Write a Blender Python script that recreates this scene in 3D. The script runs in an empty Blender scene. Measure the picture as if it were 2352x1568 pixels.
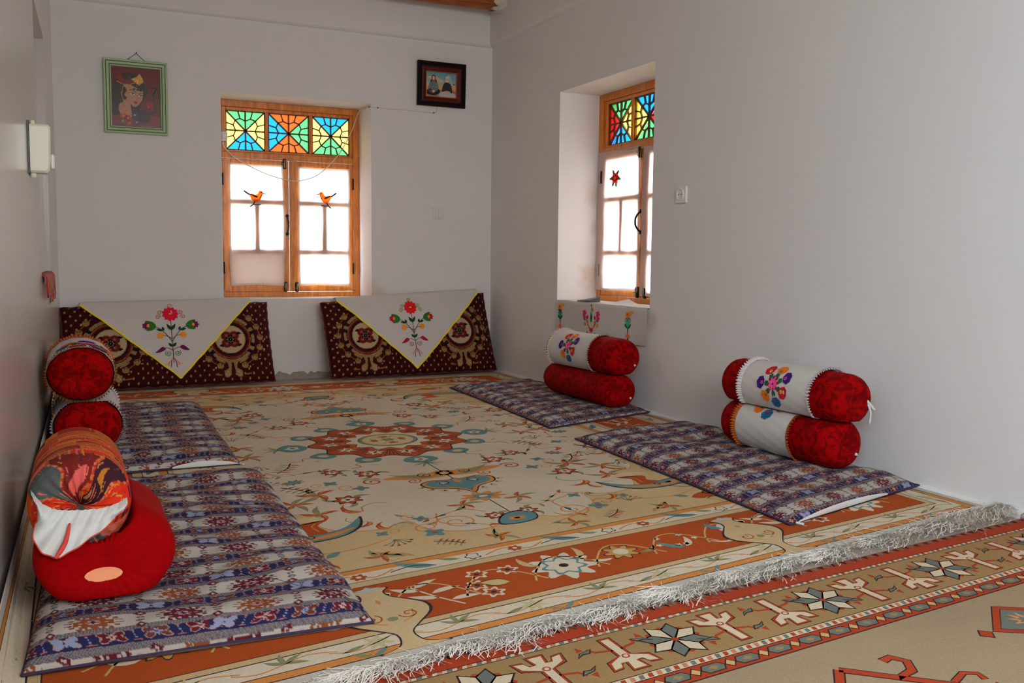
import bpy, math, random
import numpy as np
from mathutils import Vector
random.seed(7); R = random.Random(11)
sc = bpy.context.scene
pi = math.pi
sin, cos = math.sin, math.cos

# ------------------------------------------------------------------ camera
cam_d = bpy.data.cameras.new('camera'); cam = bpy.data.objects.new('camera', cam_d)
sc.collection.objects.link(cam); sc.camera = cam
yaw, pit, rol = 0.4415, -0.0891, 0.0106
fwd = Vector((sin(yaw)*cos(pit), cos(yaw)*cos(pit), sin(pit)))
rt = Vector((cos(yaw), -sin(yaw), 0)); up = rt.cross(fwd)
r2 = rt*cos(rol) + up*sin(rol); u2 = -rt*sin(rol) + up*cos(rol)
from mathutils import Matrix
m = Matrix((r2, u2, -fwd)).transposed().to_4x4(); m.translation = Vector((-2.80709, -6.322974, .8305))
cam.matrix_world = m
cam_d.sensor_width = 36; cam_d.lens = 36*2149.69/2352; cam_d.clip_start = .02

# ------------------------------------------------------------------ world, lights, exposure
w = bpy.data.worlds.new('daylight'); sc.world = w; w.use_nodes = True
bg = w.node_tree.nodes['Background']; bg.inputs[0].default_value = (.78, .93, 1.05, 1); bg.inputs[1].default_value = 24.0
def area(name, loc, rot, sx, sy, power, col):
    l = bpy.data.lights.new(name, 'AREA'); l.shape = 'RECTANGLE'; l.size = sx; l.size_y = sy
    l.energy = power; l.color = col
    o = bpy.data.objects.new(name, l); sc.collection.objects.link(o); o.location = loc; o.rotation_euler = rot
    return o
# area light added before the solid rear wall as daylight from behind the camera
rl = area('rear_daylight_fill', (-1.7, -7.10, 1.45), (pi/2-math.radians(20), 0, 0), 2.0, 1.3, 66, (1.0, .97, .95)); rl.data.spread = math.radians(140)
# cool area light added beside the camera as side daylight, no window there
sl = area('side_daylight_fill', (-2.90, -6.3, 1.45), (0, -pi/2+math.radians(22), 0), 1.2, 1.3, 36, (.52, .82, 1.0)); sl.data.spread = math.radians(140)
vs = sc.view_settings
vs.view_transform = 'Standard'; vs.look = 'None'; vs.gamma = 1; vs.exposure = -0.12; vs.use_curve_mapping = False
sc.cycles.use_denoising = True
sc.cycles.max_bounces = 10; sc.cycles.diffuse_bounces = 6; sc.cycles.transmission_bounces = 8; sc.cycles.transparent_max_bounces = 12
sc.cycles.sample_clamp_indirect = 6

# ------------------------------------------------------------------ colours and materials
def lin(c): 
    c /= 255
    return c/12.92 if c <= .04045 else ((c+.055)/1.055)**2.4
def C(r, g, b): return (lin(r), lin(g), lin(b), 1)
def nodes(name):
    mt = bpy.data.materials.new(name); mt.use_nodes = True
    nt = mt.node_tree; p = nt.nodes['Principled BSDF']
    return mt, nt, p
def nn(nt, t, **kw):
    n = nt.nodes.new(t)
    for k, v in kw.items():
        if k in n.inputs: n.inputs[k].default_value = v
        else: setattr(n, k, v)
    return n
def bump(nt, p, src, strength, dist):
    b = nn(nt, 'ShaderNodeBump'); b.inputs['Strength'].default_value = strength; b.inputs['Distance'].default_value = dist
    nt.links.new(src, b.inputs['Height']); nt.links.new(b.outputs[0], p.inputs['Normal'])
def coords(nt, scale=(1, 1, 1)):
    tc = nn(nt, 'ShaderNodeTexCoord'); mp = nn(nt, 'ShaderNodeMapping'); mp.inputs['Scale'].default_value = scale
    nt.links.new(tc.outputs['Object'], mp.inputs[0]); return mp.outputs[0]
def simple(name, col, rough=.6, metal=0, spec=.5, noise=0, nscale=20, bmp=0, bscale=200, stretch=(1, 1, 1), sheen=0):
    mt, nt, p = nodes(name)
    p.inputs['Base Color'].default_value = col; p.inputs['Roughness'].default_value = rough
    p.inputs['Metallic'].default_value = metal; p.inputs['Specular IOR Level'].default_value = spec
    p.inputs['Sheen Weight'].default_value = sheen
    if noise or bmp: v = coords(nt, stretch)
    if noise:
        n = nn(nt, 'ShaderNodeTexNoise', Scale=nscale, Detail=5.0); nt.links.new(v, n.inputs['Vector'])
        mx = nn(nt, 'ShaderNodeMix', data_type='RGBA'); 
        mx.inputs[6].default_value = tuple(c*(1-noise) for c in col[:3])+(1,); mx.inputs[7].default_value = tuple(min(1, c*(1+noise)) for c in col[:3])+(1,)
        nt.links.new(n.outputs[0], mx.inputs[0]); nt.links.new(mx.outputs[2], p.inputs['Base Color'])
    if bmp:
        n2 = nn(nt, 'ShaderNodeTexNoise', Scale=bscale, Detail=4.0); nt.links.new(v, n2.inputs['Vector']); bump(nt, p, n2.outputs[0], bmp, .004)
    return mt
def colmat(name, rough=.9, bmp=.4, bscale=500, vary=.12, sheen=.0, transl=0, gain=1.0):
    """fabric whose dye comes from the per-face colour of the mesh"""
    mt, nt, p = nodes(name)
    at = nn(nt, 'ShaderNodeVertexColor', layer_name='Col'); v = coords(nt)
    n = nn(nt, 'ShaderNodeTexNoise', Scale=bscale*.35, Detail=4.0); nt.links.new(v, n.inputs['Vector'])
    mr = nn(nt, 'ShaderNodeMapRange'); mr.inputs[3].default_value = 1-vary; mr.inputs[4].default_value = 1+vary; nt.links.new(n.outputs[0], mr.inputs[0])
    mul = nn(nt, 'ShaderNodeMix', data_type='RGBA', blend_type='MULTIPLY'); mul.inputs[0].default_value = 1
    nt.links.new(at.outputs[0], mul.inputs[6]); nt.links.new(mr.outputs[0], mul.inputs[7]); nt.links.new(mul.outputs[2], p.inputs['Base Color'])
    n3 = nn(nt, 'ShaderNodeTexNoise', Scale=2.2, Detail=5.0); nt.links.new(v, n3.inputs['Vector'])
    mr3 = nn(nt, 'ShaderNodeMapRange'); mr3.inputs[1].default_value = .3; mr3.inputs[2].default_value = .7; mr3.inputs[3].default_value = .90*gain; mr3.inputs[4].default_value = 1.06*gain; nt.links.new(n3.outputs[0], mr3.inputs[0])
    mm = nn(nt, 'ShaderNodeMath', operation='MULTIPLY'); nt.links.new(mr.outputs[0], mm.inputs[0]); nt.links.new(mr3.outputs[0], mm.inputs[1]); nt.links.new(mm.outputs[0], mul.inputs[7])
    p.inputs['Roughness'].default_value = rough; p.inputs['Specular IOR Level'].default_value = .2; p.inputs['Sheen Weight'].default_value = sheen
    n2 = nn(nt, 'ShaderNodeTexNoise', Scale=bscale, Detail=2.0); nt.links.new(v, n2.inputs['Vector']); bump(nt, p, n2.outputs[0], bmp, .003)
    if transl:
        tr = nn(nt, 'ShaderNodeBsdfTranslucent'); nt.links.new(mul.outputs[2], tr.inputs[0])
        ms = nn(nt, 'ShaderNodeMixShader'); ms.inputs[0].default_value = transl
        nt.links.new(p.outputs[0], ms.inputs[1]); nt.links.new(tr.outputs[0], ms.inputs[2]); nt.links.new(ms.outputs[0], nt.nodes['Material Output'].inputs[0])
    return mt
def plaster_mat(name, col, rough=.75, stain=.05, streak=False, marks=()):
    mt, nt, p = nodes(name); v = coords(nt)
    n = nn(nt, 'ShaderNodeTexNoise', Scale=1.7, Detail=6.0); nt.links.new(v, n.inputs['Vector'])
    mx = nn(nt, 'ShaderNodeMix', data_type='RGBA')
    mx.inputs[6].default_value = tuple(c*(1-stain) for c in col[:3])+(1,); mx.inputs[7].default_value = col
    nt.links.new(n.outputs[0], mx.inputs[0]); nt.links.new(mx.outputs[2], p.inputs['Base Color'])
    last = mx.outputs[2]
    if marks:               # old damp stains with their own outline
        nz = nn(nt, 'ShaderNodeTexNoise', Scale=14.0, Detail=5.0); nt.links.new(v, nz.inputs['Vector'])
        for (pt, rad, amt) in marks:
            ds = nn(nt, 'ShaderNodeVectorMath', operation='DISTANCE'); nt.links.new(v, ds.inputs[0]); ds.inputs[1].default_value = pt
            ad = nn(nt, 'ShaderNodeMath', operation='MULTIPLY_ADD'); nt.links.new(nz.outputs[0], ad.inputs[0]); ad.inputs[1].default_value = rad*1.3; nt.links.new(ds.outputs['Value'], ad.inputs[2])
            mr = nn(nt, 'ShaderNodeMapRange'); mr.inputs[1].default_value = rad*1.75; mr.inputs[2].default_value = rad*1.1; mr.inputs[3].default_value = 0; mr.inputs[4].default_value = amt; nt.links.new(ad.outputs[0], mr.inputs[0])
            m3 = nn(nt, 'ShaderNodeMix', data_type='RGBA'); nt.links.new(mr.outputs[0], m3.inputs[0]); nt.links.new(last, m3.inputs[6]); m3.inputs[7].default_value = C(196, 158, 112); last = m3.outputs[2]
        nt.links.new(last, p.inputs['Base Color'])
    p.inputs['Roughness'].default_value = rough; p.inputs['Specular IOR Level'].default_value = .3
    if streak:
        v2 = coords(nt, (60, 60, 1.2)); n2 = nn(nt, 'ShaderNodeTexNoise', Scale=1.0, Detail=4.0); nt.links.new(v2, n2.inputs['Vector'])
        p.inputs['Specular IOR Level'].default_value = .5
        bump(nt, p, n2.outputs[0], .5, .0012)
    else:
        n2 = nn(nt, 'ShaderNodeTexNoise', Scale=9.0, Detail=8.0); nt.links.new(v, n2.inputs['Vector']); bump(nt, p, n2.outputs[0], .25, .008)
    return mt
M = {}
M['plaster'] = plaster_mat('white_plaster', C(234, 233, 233), marks=[((-.90, .04, .58), .10, .30), ((-.86, 0, .53), .09, .22), ((.25, -1.049, .72), .10, .45), ((.27, -1.049, 1.25), .09, .40), ((.27, -1.049, 1.02), .06, .3), ((.0, -2.125, .50), .07, .35), ((0, -1.12, .33), .06, .25), ((0, -2.2, .25), .05, .15), ((-1.25, 0, .47), .10, .12)])
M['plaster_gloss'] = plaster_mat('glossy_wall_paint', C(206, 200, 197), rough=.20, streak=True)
M['ceiling'] = plaster_mat('ceiling_plaster', C(215, 205, 195))
M['cement'] = simple('rough_cement', C(165, 155, 145), .95, noise=.3, nscale=60, bmp=1, bscale=80)
M['ground'] = simple('outdoor_earth', C(190, 176, 158), .95, noise=.2, nscale=3)
def wood_mat(name, a, b, stretch, rough=.32):
    mt, nt, p = nodes(name); v = coords(nt, stretch)
    n = nn(nt, 'ShaderNodeTexNoise', Scale=6.0, Detail=7.0, Distortion=.8); nt.links.new(v, n.inputs['Vector'])
    cr = nn(nt, 'ShaderNodeValToRGB'); cr.color_ramp.elements[0].position = .3; cr.color_ramp.elements[0].color = a
    cr.color_ramp.elements[1].position = .7; cr.color_ramp.elements[1].color = b
    nt.links.new(n.outputs[0], cr.inputs[0]); nt.links.new(cr.outputs[0], p.inputs['Base Color'])
    p.inputs['Roughness'].default_value = rough; bump(nt, p, n.outputs[0], .15, .002)
    return mt
M['wood'] = wood_mat('varnished_pine', C(180, 92, 18), C(228, 142, 44), (9, 9, 1.2))
M['dark_wood'] = wood_mat('dark_lattice_wood', C(70, 34, 12), C(110, 58, 20), (9, 9, 1.2), .5)
M['log'] = wood_mat('varnished_log', C(120, 58, 16), C(178, 98, 34), (1.2, 10, 10), .4)
M['black_metal'] = simple('black_metal', C(28, 25, 24), .45, .6)
M['brass'] = simple('worn_steel', C(150, 140, 120), .4, .8)
M['cream_plastic'] = simple('cream_plastic', C(226, 228, 206), .22)
M['white_plastic'] = simple('white_plastic', C(228, 228, 226), .3)
M['grey_plastic'] = simple('grey_plastic', C(60, 62, 64), .4)
M['wire'] = simple('white_cable', C(226, 216, 205), .5)
M['dark_wire'] = simple('hanging_wire', C(70, 60, 60), .5, .5)
M['art'] = colmat('embroidery', .75, .3, 900, .06)
M['art_lit'] = colmat('embroidery_thin', .75, .2, 900, .06, transl=.35)
M['paint'] = colmat('painted_picture', .25, .05, 300, .05)
M['wool'] = colmat('carpet_wool', .95, .5, 420, .16, .0, gain=.84)
M['fringe'] = simple('white_wool_fringe', C(234, 231, 224), .9, noise=.06, nscale=40)
_nt = M['fringe'].node_tree; _p = _nt.nodes['Principled BSDF']; _t = _nt.nodes.new('ShaderNodeBsdfTranslucent'); _t.inputs[0].default_value = C(240, 236, 228); _m = _nt.nodes.new('ShaderNodeMixShader'); _m.inputs[0].default_value = .15
_nt.links.new(_p.outputs[0], _m.inputs[1]); _nt.links.new(_t.outputs[0], _m.inputs[2]); _nt.links.new(_m.outputs[0], _nt.nodes['Material Output'].inputs[0])
M['quilt'] = colmat('mattress_weave', .9, .35, 800, .10, gain=.80)
M['poshti'] = colmat('cushion_velour', .9, .4, 700, .12, .0)
M['patch'] = colmat('patchwork_cloth', .85, .4, 600, .15)
M['cloth'] = simple('white_cotton', C(208, 204, 201), .9, noise=.04, nscale=60, bmp=.25, bscale=300)
M['lining'] = simple('white_lining', C(208, 212, 211), .7, bmp=.2, bscale=90)
M['lace'] = simple('white_lace', C(232, 222, 226), .9, noise=.25, nscale=160, bmp=.8, bscale=260)
M['cream_lace'] = simple('cream_lace', C(226, 208, 192), .9, noise=.25, nscale=160, bmp=.8, bscale=260)
M['braid'] = simple('orange_braid', C(190, 96, 22), .7, noise=.5, nscale=140, bmp=1, bscale=200)
M['yellow'] = simple('yellow_trim', C(238, 214, 30), .7)
M['peach'] = simple('peach_patch', C(246, 160, 118), .85, bmp=.5, bscale=300)
def velvet(name, dark, light, emb):
    mt, nt, p = nodes(name); v = coords(nt)
    n = nn(nt, 'ShaderNodeTexNoise', Scale=26.0, Detail=2.0, Distortion=1.6); nt.links.new(v, n.inputs['Vector'])
    cr = nn(nt, 'ShaderNodeValToRGB'); cr.color_ramp.elements[0].position = .42; cr.color_ramp.elements[0].color = dark
    cr.color_ramp.elements[1].position = .58; cr.color_ramp.elements[1].color = light
    nt.links.new(n.outputs[0], cr.inputs[0]); nt.links.new(cr.outputs[0], p.inputs['Base Color'])
    p.inputs['Roughness'].default_value = .8; p.inputs['Specular IOR Level'].default_value = .06
    p.inputs['Sheen Weight'].default_value = .05; p.inputs['Sheen Tint'].default_value = (1, .1, .08, 1)
    bump(nt, p, n.outputs[0], emb, .006)
    return mt
M['velvet'] = velvet('red_embossed_velvet', C(112, 0, 3), C(158, 0, 4), .7)
M['red'] = velvet('plain_red_cotton', C(146, 0, 4), C(154, 0, 5), .08)
def curtain_mat():
    mt, nt, p = nodes('thin_white_curtain')
    d = nn(nt, 'ShaderNodeBsdfDiffuse'); d.inputs[0].default_value = C(238, 232, 228)
    t = nn(nt, 'ShaderNodeBsdfTranslucent'); t.inputs[0].default_value = C(232, 226, 222)
    ms = nn(nt, 'ShaderNodeMixShader'); ms.inputs[0].default_value = .48
    nt.links.new(d.outputs[0], ms.inputs[1]); nt.links.new(t.outputs[0], ms.inputs[2]); nt.links.new(ms.outputs[0], nt.nodes['Material Output'].inputs[0])
    return mt
M['curtain'] = curtain_mat()
def glass_mat(name, tinted):
    mt, nt, p = nodes(name)
    tr = nn(nt, 'ShaderNodeBsdfTransparent'); g = nn(nt, 'ShaderNodeBsdfGlossy', Roughness=.08); ms = nn(nt, 'ShaderNodeMixShader'); ms.inputs[0].default_value = .06
    src = tr.outputs[0]
    if tinted:
        at = nn(nt, 'ShaderNodeVertexColor', layer_name='Col'); nt.links.new(at.outputs[0], tr.inputs[0])
        tl = nn(nt, 'ShaderNodeBsdfTranslucent'); nt.links.new(at.outputs[0], tl.inputs[0])
        m2 = nn(nt, 'ShaderNodeMixShader'); m2.inputs[0].default_value = .5
        nt.links.new(tr.outputs[0], m2.inputs[1]); nt.links.new(tl.outputs[0], m2.inputs[2]); src = m2.outputs[0]
    nt.links.new(src, ms.inputs[1]); nt.links.new(g.outputs[0], ms.inputs[2]); nt.links.new(ms.outputs[0], nt.nodes['Material Output'].inputs[0])
    return mt
M['sheet'] = simple('pale_shade_sheet', C(200, 192, 184), .9)
_nt = M['sheet'].node_tree; _t = _nt.nodes.new('ShaderNodeBsdfTranslucent'); _t.inputs[0].default_value = C(214, 204, 196); _m = _nt.nodes.new('ShaderNodeMixShader'); _m.inputs[0].default_value = .40
_nt.links.new(_nt.nodes['Principled BSDF'].outputs[0], _m.inputs[1]); _nt.links.new(_t.outputs[0], _m.inputs[2]); _nt.links.new(_m.outputs[0], _nt.nodes['Material Output'].inputs[0])
M['clear_glass'] = glass_mat('clear_glass', False)
M['stained'] = glass_mat('stained_glass', True)

# ------------------------------------------------------------------ mesh helpers
ROOT = {}
def mk(name, verts, faces, mat, parent=None, fcol=None, vcol=None, smooth=True):
    o3 = ROOT.get(parent.name, Vector((0, 0, 0))) if parent else Vector((0, 0, 0))
    V = np.asarray(verts, dtype=np.float32).reshape(-1, 3)
    me = bpy.data.meshes.new(name)
    me.from_pydata((V - np.array(o3, dtype=np.float32)).tolist(), [], [list(map(int, f)) for f in faces]) if not isinstance(faces, np.ndarray) else None
    if isinstance(faces, np.ndarray):
        n = len(faces); k = faces.shape[1]
        me.vertices.add(len(V)); me.vertices.foreach_set('co', (V - np.array(o3, dtype=np.float32)).ravel())
        me.loops.add(n*k); me.loops.foreach_set('vertex_index', faces.ravel().astype(np.int32))
        me.polygons.add(n); me.polygons.foreach_set('loop_start', np.arange(0, n*k, k, dtype=np.int32))
        me.update(calc_edges=True)
    me.polygons.foreach_set('use_smooth', [smooth]*len(me.polygons))
    if fcol is not None:
        a = me.color_attributes.new('Col', 'FLOAT_COLOR', 'CORNER')
        tot = np.array([len(p) for p in faces]); a.data.foreach_set('color', np.repeat(np.asarray(fcol, dtype=np.float32), tot, axis=0).ravel())
    if vcol is not None:
        a = me.color_attributes.new('Col', 'FLOAT_COLOR', 'POINT'); a.data.foreach_set('color', np.asarray(vcol, dtype=np.float32).ravel())
    me.materials.append(mat); me.update()
    o = bpy.data.objects.new(name, me); sc.collection.objects.link(o)
    if parent: o.parent = parent; ROOT[o.name] = o3
    return o
def tag(o, label=None, cat=None, group=None, kind=None):
    if label: o['label'] = label
    if cat: o['category'] = cat
    if group: o['group'] = group
    if kind: o['kind'] = kind
    return o
def thing(name, loc, label=None, cat=None, group=None, kind=None):
    o = bpy.data.objects.new(name, None); sc.collection.objects.link(o); o.location = loc; o.empty_display_size = .05
    ROOT[o.name] = Vector(loc); return tag(o, label, cat, group, kind)
class MB:
    def __init__(s): s.v = []; s.f = []; s.c = []
    def add(s, vs, fs, col=None):
        b = len(s.v); s.v += [tuple(x) for x in vs]; s.f += [tuple(i+b for i in f) for f in fs]; s.c += [col]*len(fs); return s
    def box(s, a, b, bev=0, col=None):
        x0, y0, z0 = [min(p, q) for p, q in zip(a, b)]; x1, y1, z1 = [max(p, q) for p, q in zip(a, b)]
        if not bev:
            return s.add([(x0,y0,z0),(x1,y0,z0),(x1,y1,z0),(x0,y1,z0),(x0,y0,z1),(x1,y0,z1),(x1,y1,z1),(x0,y1,z1)],
                         [(3,2,1,0),(4,5,6,7),(0,1,5,4),(1,2,6,5),(2,3,7,6),(3,0,4,7)], col)
        e = min(bev, (x1-x0)/2.01, (y1-y0)/2.01, (z1-z0)/2.01)
        P = []; idx = {}
        for sx in (0, 1):
            for sy in (0, 1):
                for sz in (0, 1):
                    X, Y, Z = (x0, x1)[sx], (y0, y1)[sy], (z0, z1)[sz]; dx, dy, dz = e*(1-2*sx), e*(1-2*sy), e*(1-2*sz)
                    for k, q in (('x', (X, Y+dy, Z+dz)), ('y', (X+dx, Y, Z+dz)), ('z', (X+dx, Y+dy, Z))):
                        idx[(sx, sy, sz, k)] = len(P); P.append(q)
        I = lambda a, b, c, k: idx[(a, b, c, k)]
        F = []
        for s0 in (0, 1):
            F.append([I(s0,0,0,'x'),I(s0,1,0,'x'),I(s0,1,1,'x'),I(s0,0,1,'x')])
            F.append([I(0,s0,0,'y'),I(1,s0,0,'y'),I(1,s0,1,'y'),I(0,s0,1,'y')])
            F.append([I(0,0,s0,'z'),I(1,0,s0,'z'),I(1,1,s0,'z'),I(0,1,s0,'z')])
            for s1 in (0, 1):
                F.append([I(0,s0,s1,'y'),I(1,s0,s1,'y'),I(1,s0,s1,'z'),I(0,s0,s1,'z')])
                F.append([I(s0,0,s1,'x'),I(s0,1,s1,'x'),I(s0,1,s1,'z'),I(s0,0,s1,'z')])
                F.append([I(s0,s1,0,'x'),I(s0,s1,1,'x'),I(s0,s1,1,'y'),I(s0,s1,0,'y')])
        for a in (0,1):
            for b in (0,1):
                for c in (0,1): F.append([I(a,b,c,'x'),I(a,b,c,'y'),I(a,b,c,'z')])
        return s.add(P, F, col)
    def tube(s, pts, r, n=8, col=None, cap=True):
        pts = [Vector(p) for p in pts]; rs = r if hasattr(r, '__len__') else [r]*len(pts)
        V = []; F = []; prev = None
        for i, p in enumerate(pts):
            d = (pts[min(i+1, len(pts)-1)] - pts[max(i-1, 0)]).normalized()
            a = prev if prev is not None else (Vector((0, 0, 1)) if abs(d.z) < .9 else Vector((1, 0, 0)))
            e1 = (a - d*a.dot(d)).normalized(); e2 = d.cross(e1); prev = e1
            for k in range(n): V.append(p + rs[i]*(e1*cos(2*pi*k/n) + e2*sin(2*pi*k/n)))
        for i in range(len(pts)-1):
            for k in range(n): F.append((i*n+k, i*n+(k+1)%n, (i+1)*n+(k+1)%n, (i+1)*n+k))
        if cap: F += [tuple(range(n))[::-1], tuple(range((len(pts)-1)*n, len(pts)*n))]
        return s.add(V, F, col)
    def build(s, name, mat, parent=None, smooth=False, cols=False):
        return mk(name, s.v, s.f, mat, parent, fcol=s.c if cols else None, smooth=smooth)
def struct(name, mb, mat, parent=None, smooth=False):
    o = mb.build(name, mat, parent, smooth); o['kind'] = 'structure'; return o

def cat(pts, n=6, closed=False):
    P = [Vector(p) for p in pts]; out = []; N = len(P)
    for i in range(N if closed else N-1):
        if closed: p0, p1, p2, p3 = P[i-1], P[i], P[(i+1) % N], P[(i+2) % N]
        else: p0, p1, p2, p3 = P[max(i-1, 0)], P[i], P[i+1], P[min(i+2, N-1)]
        for k in range(n):
            t = k/n
            out.append(.5*((2*p1)+(p2-p0)*t+(2*p0-5*p1+4*p2-p3)*t*t+(3*p1-p0-3*p2+p3)*t**3))
    if not closed: out.append(P[-1])
    return [tuple(q) for q in out]

# ------------------------------------------------------------------ drawing of woven / stitched / painted motifs as coloured polygons
class Art:
    def __init__(s): s.s = []; s.T = (1, 0, 0, 1, 0, 0); s.L = 0
    def at(s, x, y, rot=0, sc_=1, fx=1): s.T = (cos(rot)*sc_*fx, -sin(rot)*sc_, sin(rot)*sc_*fx, cos(rot)*sc_, x, y); return s
    def home(s): s.T = (1, 0, 0, 1, 0, 0); return s
    def poly(s, pts, col, dl=0):
        a, b, c, d, e, f = s.T
        s.s.append(([(a*p[0]+b*p[1]+e, c*p[0]+d*p[1]+f) for p in pts], col, s.L+dl))
    def rect(s, x0, y0, x1, y1, col, dl=0): s.poly([(x0, y0), (x1, y0), (x1, y1), (x0, y1)], col, dl)
    def ell(s, x, y, rx, ry, col, n=18, rot=0, dl=0):
        s.poly([(x+rx*cos(t)*cos(rot)-ry*sin(t)*sin(rot), y+rx*cos(t)*sin(rot)+ry*sin(t)*cos(rot)) for t in [2*pi*k/n for k in range(n)]], col, dl)
    def flower(s, x, y, r, k, col, amp=.2, n=None, dl=0, rot=0, sq=1):
        n = n or k*6
        s.poly([(x+r*(1+amp*cos(k*t))*cos(t+rot), y+sq*r*(1+amp*cos(k*t))*sin(t+rot)) for t in [2*pi*i/n for i in range(n)]], col, dl)
    def stroke(s, pts, wd, col, dl=0, taper=False, sm=0):
        if sm: pts = cat([(p[0], p[1]) for p in pts], sm)
        n = len(pts); L = []
        for i, p in enumerate(pts):
            q = pts[min(i+1, n-1)]; o = pts[max(i-1, 0)]; dx, dy = q[0]-o[0], q[1]-o[1]; l = math.hypot(dx, dy) or 1
            h = wd/2*((1-i/(n-1))*.85+.15 if taper else 1); L.append((p[0]-dy/l*h, p[1]+dx/l*h, p[0]+dy/l*h, p[1]-dx/l*h))
        for i in range(n-1):
            a, b = L[i], L[i+1]; s.poly([(a[0], a[1]), (b[0], b[1]), (b[2], b[3]), (a[2], a[3])], col, dl)
    def leaf(s, x, y, ang, ln, wd, col, bend=0, dl=0, n=5):
        A = []; B = []
        for i in range(n+1):
            t = i/n; h = wd/2*math.sin(pi*t**.8)*(1 if t < 1 else 0); th = ang+bend*t
            cx, cy = x+ln*t*cos(th), y+ln*t*sin(th)
            A.append((cx-h*sin(th), cy+h*cos(th))); B.append((cx+h*sin(th), cy-h*cos(th)))
        s.poly(A+B[::-1][1:-1], col, dl)
    def spiral(s, x, y, r, turns, wd, col, a0=0, sgn=1, dl=0):
        n = int(12*turns)+2
        s.stroke([(x+r*(1-.85*i/n)*cos(a0+sgn*2*pi*turns*i/n), y+r*(1-.85*i/n)*sin(a0+sgn*2*pi*turns*i/n)) for i in range(n+1)], wd, col, dl)
    def blob(s, pts, col, dl=0, n=5): s.poly(cat(pts, n, True), col, dl)
    def star(s, x, y, r, k, col, inner=.45, rot=0, dl=0, sq=1):
        s.poly([(x+(r if i % 2 == 0 else r*inner)*cos(rot+pi*i/k), y+sq*(r if i % 2 == 0 else r*inner)*sin(rot+pi*i/k)) for i in range(2*k)], col, dl)
    def mesh(s, name, mat, fn, parent=None, h0=.001, dz=.0003):
        V = []; F = []; Cc = []
        for pts, col, L in s.s:
            b = len(V); V += [fn(p[0], p[1], h0+L*dz) for p in pts]; F.append(tuple(range(b, len(V)))); Cc.append(col)
        return mk(name, V, F, mat, parent, fcol=Cc, smooth=False)
    def raster(s, x0, y0, x1, y1, res, base, wrap=False):
        W, H = int(round((x1-x0)/res)), int(round((y1-y0)/res))
        img = np.empty((H, W, 4), np.float32); img[:] = base
        for pts, col, L in sorted(s.s, key=lambda q: q[2]):
            P0 = np.array(pts)
            for ox in ((-(x1-x0), 0, x1-x0) if wrap else (0,)):
                for oy in ((-(y1-y0), 0, y1-y0) if wrap else (0,)):
                    P = P0 + (ox-x0, oy-y0); P = P/res
                    i0, j0 = np.floor(P.min(0)).astype(int); i1, j1 = np.ceil(P.max(0)).astype(int)
                    i0, j0, i1, j1 = max(i0, 0), max(j0, 0), min(i1, W), min(j1, H)
                    if i1 <= i0 or j1 <= j0: continue
                    X, Y = np.meshgrid(np.arange(i0, i1)+.5, np.arange(j0, j1)+.5); ins = np.zeros(X.shape, bool)
                    for a, b in zip(P, np.roll(P, -1, 0)):
                        if a[1] == b[1]: continue
                        ins ^= ((a[1] > Y) != (b[1] > Y)) & (X < (b[0]-a[0])*(Y-a[1])/(b[1]-a[1])+a[0])
                    img[j0:j1, i0:i1][ins] = col
        return img

# ------------------------------------------------------------------ room shell
LW = lambda y: -2.866 + .0236*y          # inner face of the left wall (it flares slightly towards the viewer)
def wall_boxes(bx, conv=lambda p: p):
    mb = MB()
    for a, b in bx: mb.box(a, b)
    mb.v = [conv(p) for p in mb.v]; return mb
A1, B1, Z1a, Z1b = -1.900, -.905, .542, 1.871
A2, B2, Z2a, Z2b = -1.049, -2.1057, .563, 1.866
ZC = 2.62
struct('floor', MB().box((-3.5, -7.4, -.1), (.5, .42, 0)), M['cement'])
struct('ceiling', MB().box((-3.5, -7.4, ZC), (.5, .42, ZC+.1)), M['ceiling'])
struct('wall_back', wall_boxes([((-3.3, 0, 0), (A1, .42, ZC)), ((B1, 0, 0), (.42, .42, ZC)), ((A1, 0, 0), (B1, .42, Z1a)), ((A1, 0, Z1b), (B1, .42, ZC))]), M['plaster'])
struct('wall_right', wall_boxes([((0, A2, 0), (.42, 0, ZC)), ((0, -4.335, 0), (.42, B2, ZC)), ((0, B2, 0), (.42, A2, Z2a)), ((0, B2, Z2b), (.42, A2, ZC)),
                                 ((0, -5.25, 2.0), (.42, -4.335, ZC)), ((0, -7.4, 0), (.42, -5.25, ZC))]), M['plaster'])
nl = lambda p: (p[0]+LW(p[1]), p[1], p[2])
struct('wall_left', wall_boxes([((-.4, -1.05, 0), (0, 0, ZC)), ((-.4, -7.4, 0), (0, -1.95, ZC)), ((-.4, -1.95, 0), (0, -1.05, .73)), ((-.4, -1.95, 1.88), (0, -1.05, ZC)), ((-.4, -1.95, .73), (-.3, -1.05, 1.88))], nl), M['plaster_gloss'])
struct('wall_rear', wall_boxes([((-3.4, -7.4, 0), (0, -7.2, ZC))]), M['plaster'])
dr = thing('door_1', (.2, -4.8, 0), kind='structure')
struct('door_leaf', MB().box((.19, -5.2, .01), (.235, -4.385, 1.96), .004), M['wood'], dr)
struct('door_frame', MB().box((.15, -4.385, 0), (.27, -4.335, 2.0)).box((.15, -5.25, 0), (.27, -5.2, 2.0)).box((.15, -5.2, 1.96), (.27, -4.385, 2.0)), M['wood'], dr)
def band(name, p0, p1, nrm):                  # projecting upper band of the wall with a soft rounded underside
    prof = [(0, 2.333), (.012, 2.336), (.024, 2.342), (.032, 2.352), (.036, 2.366), (.036, ZC)]
    mb = MB(); n = Vector(nrm); V = []
    for P in (p0, p1):
        for d, z in prof: V.append(Vector((P[0], P[1], z)) + n*d)
    k = len(prof); mb.add(V, [(i, i+1, k+i+1, k+i) for i in range(k-1)]); return struct(name, mb, M['plaster'], smooth=True)
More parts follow.
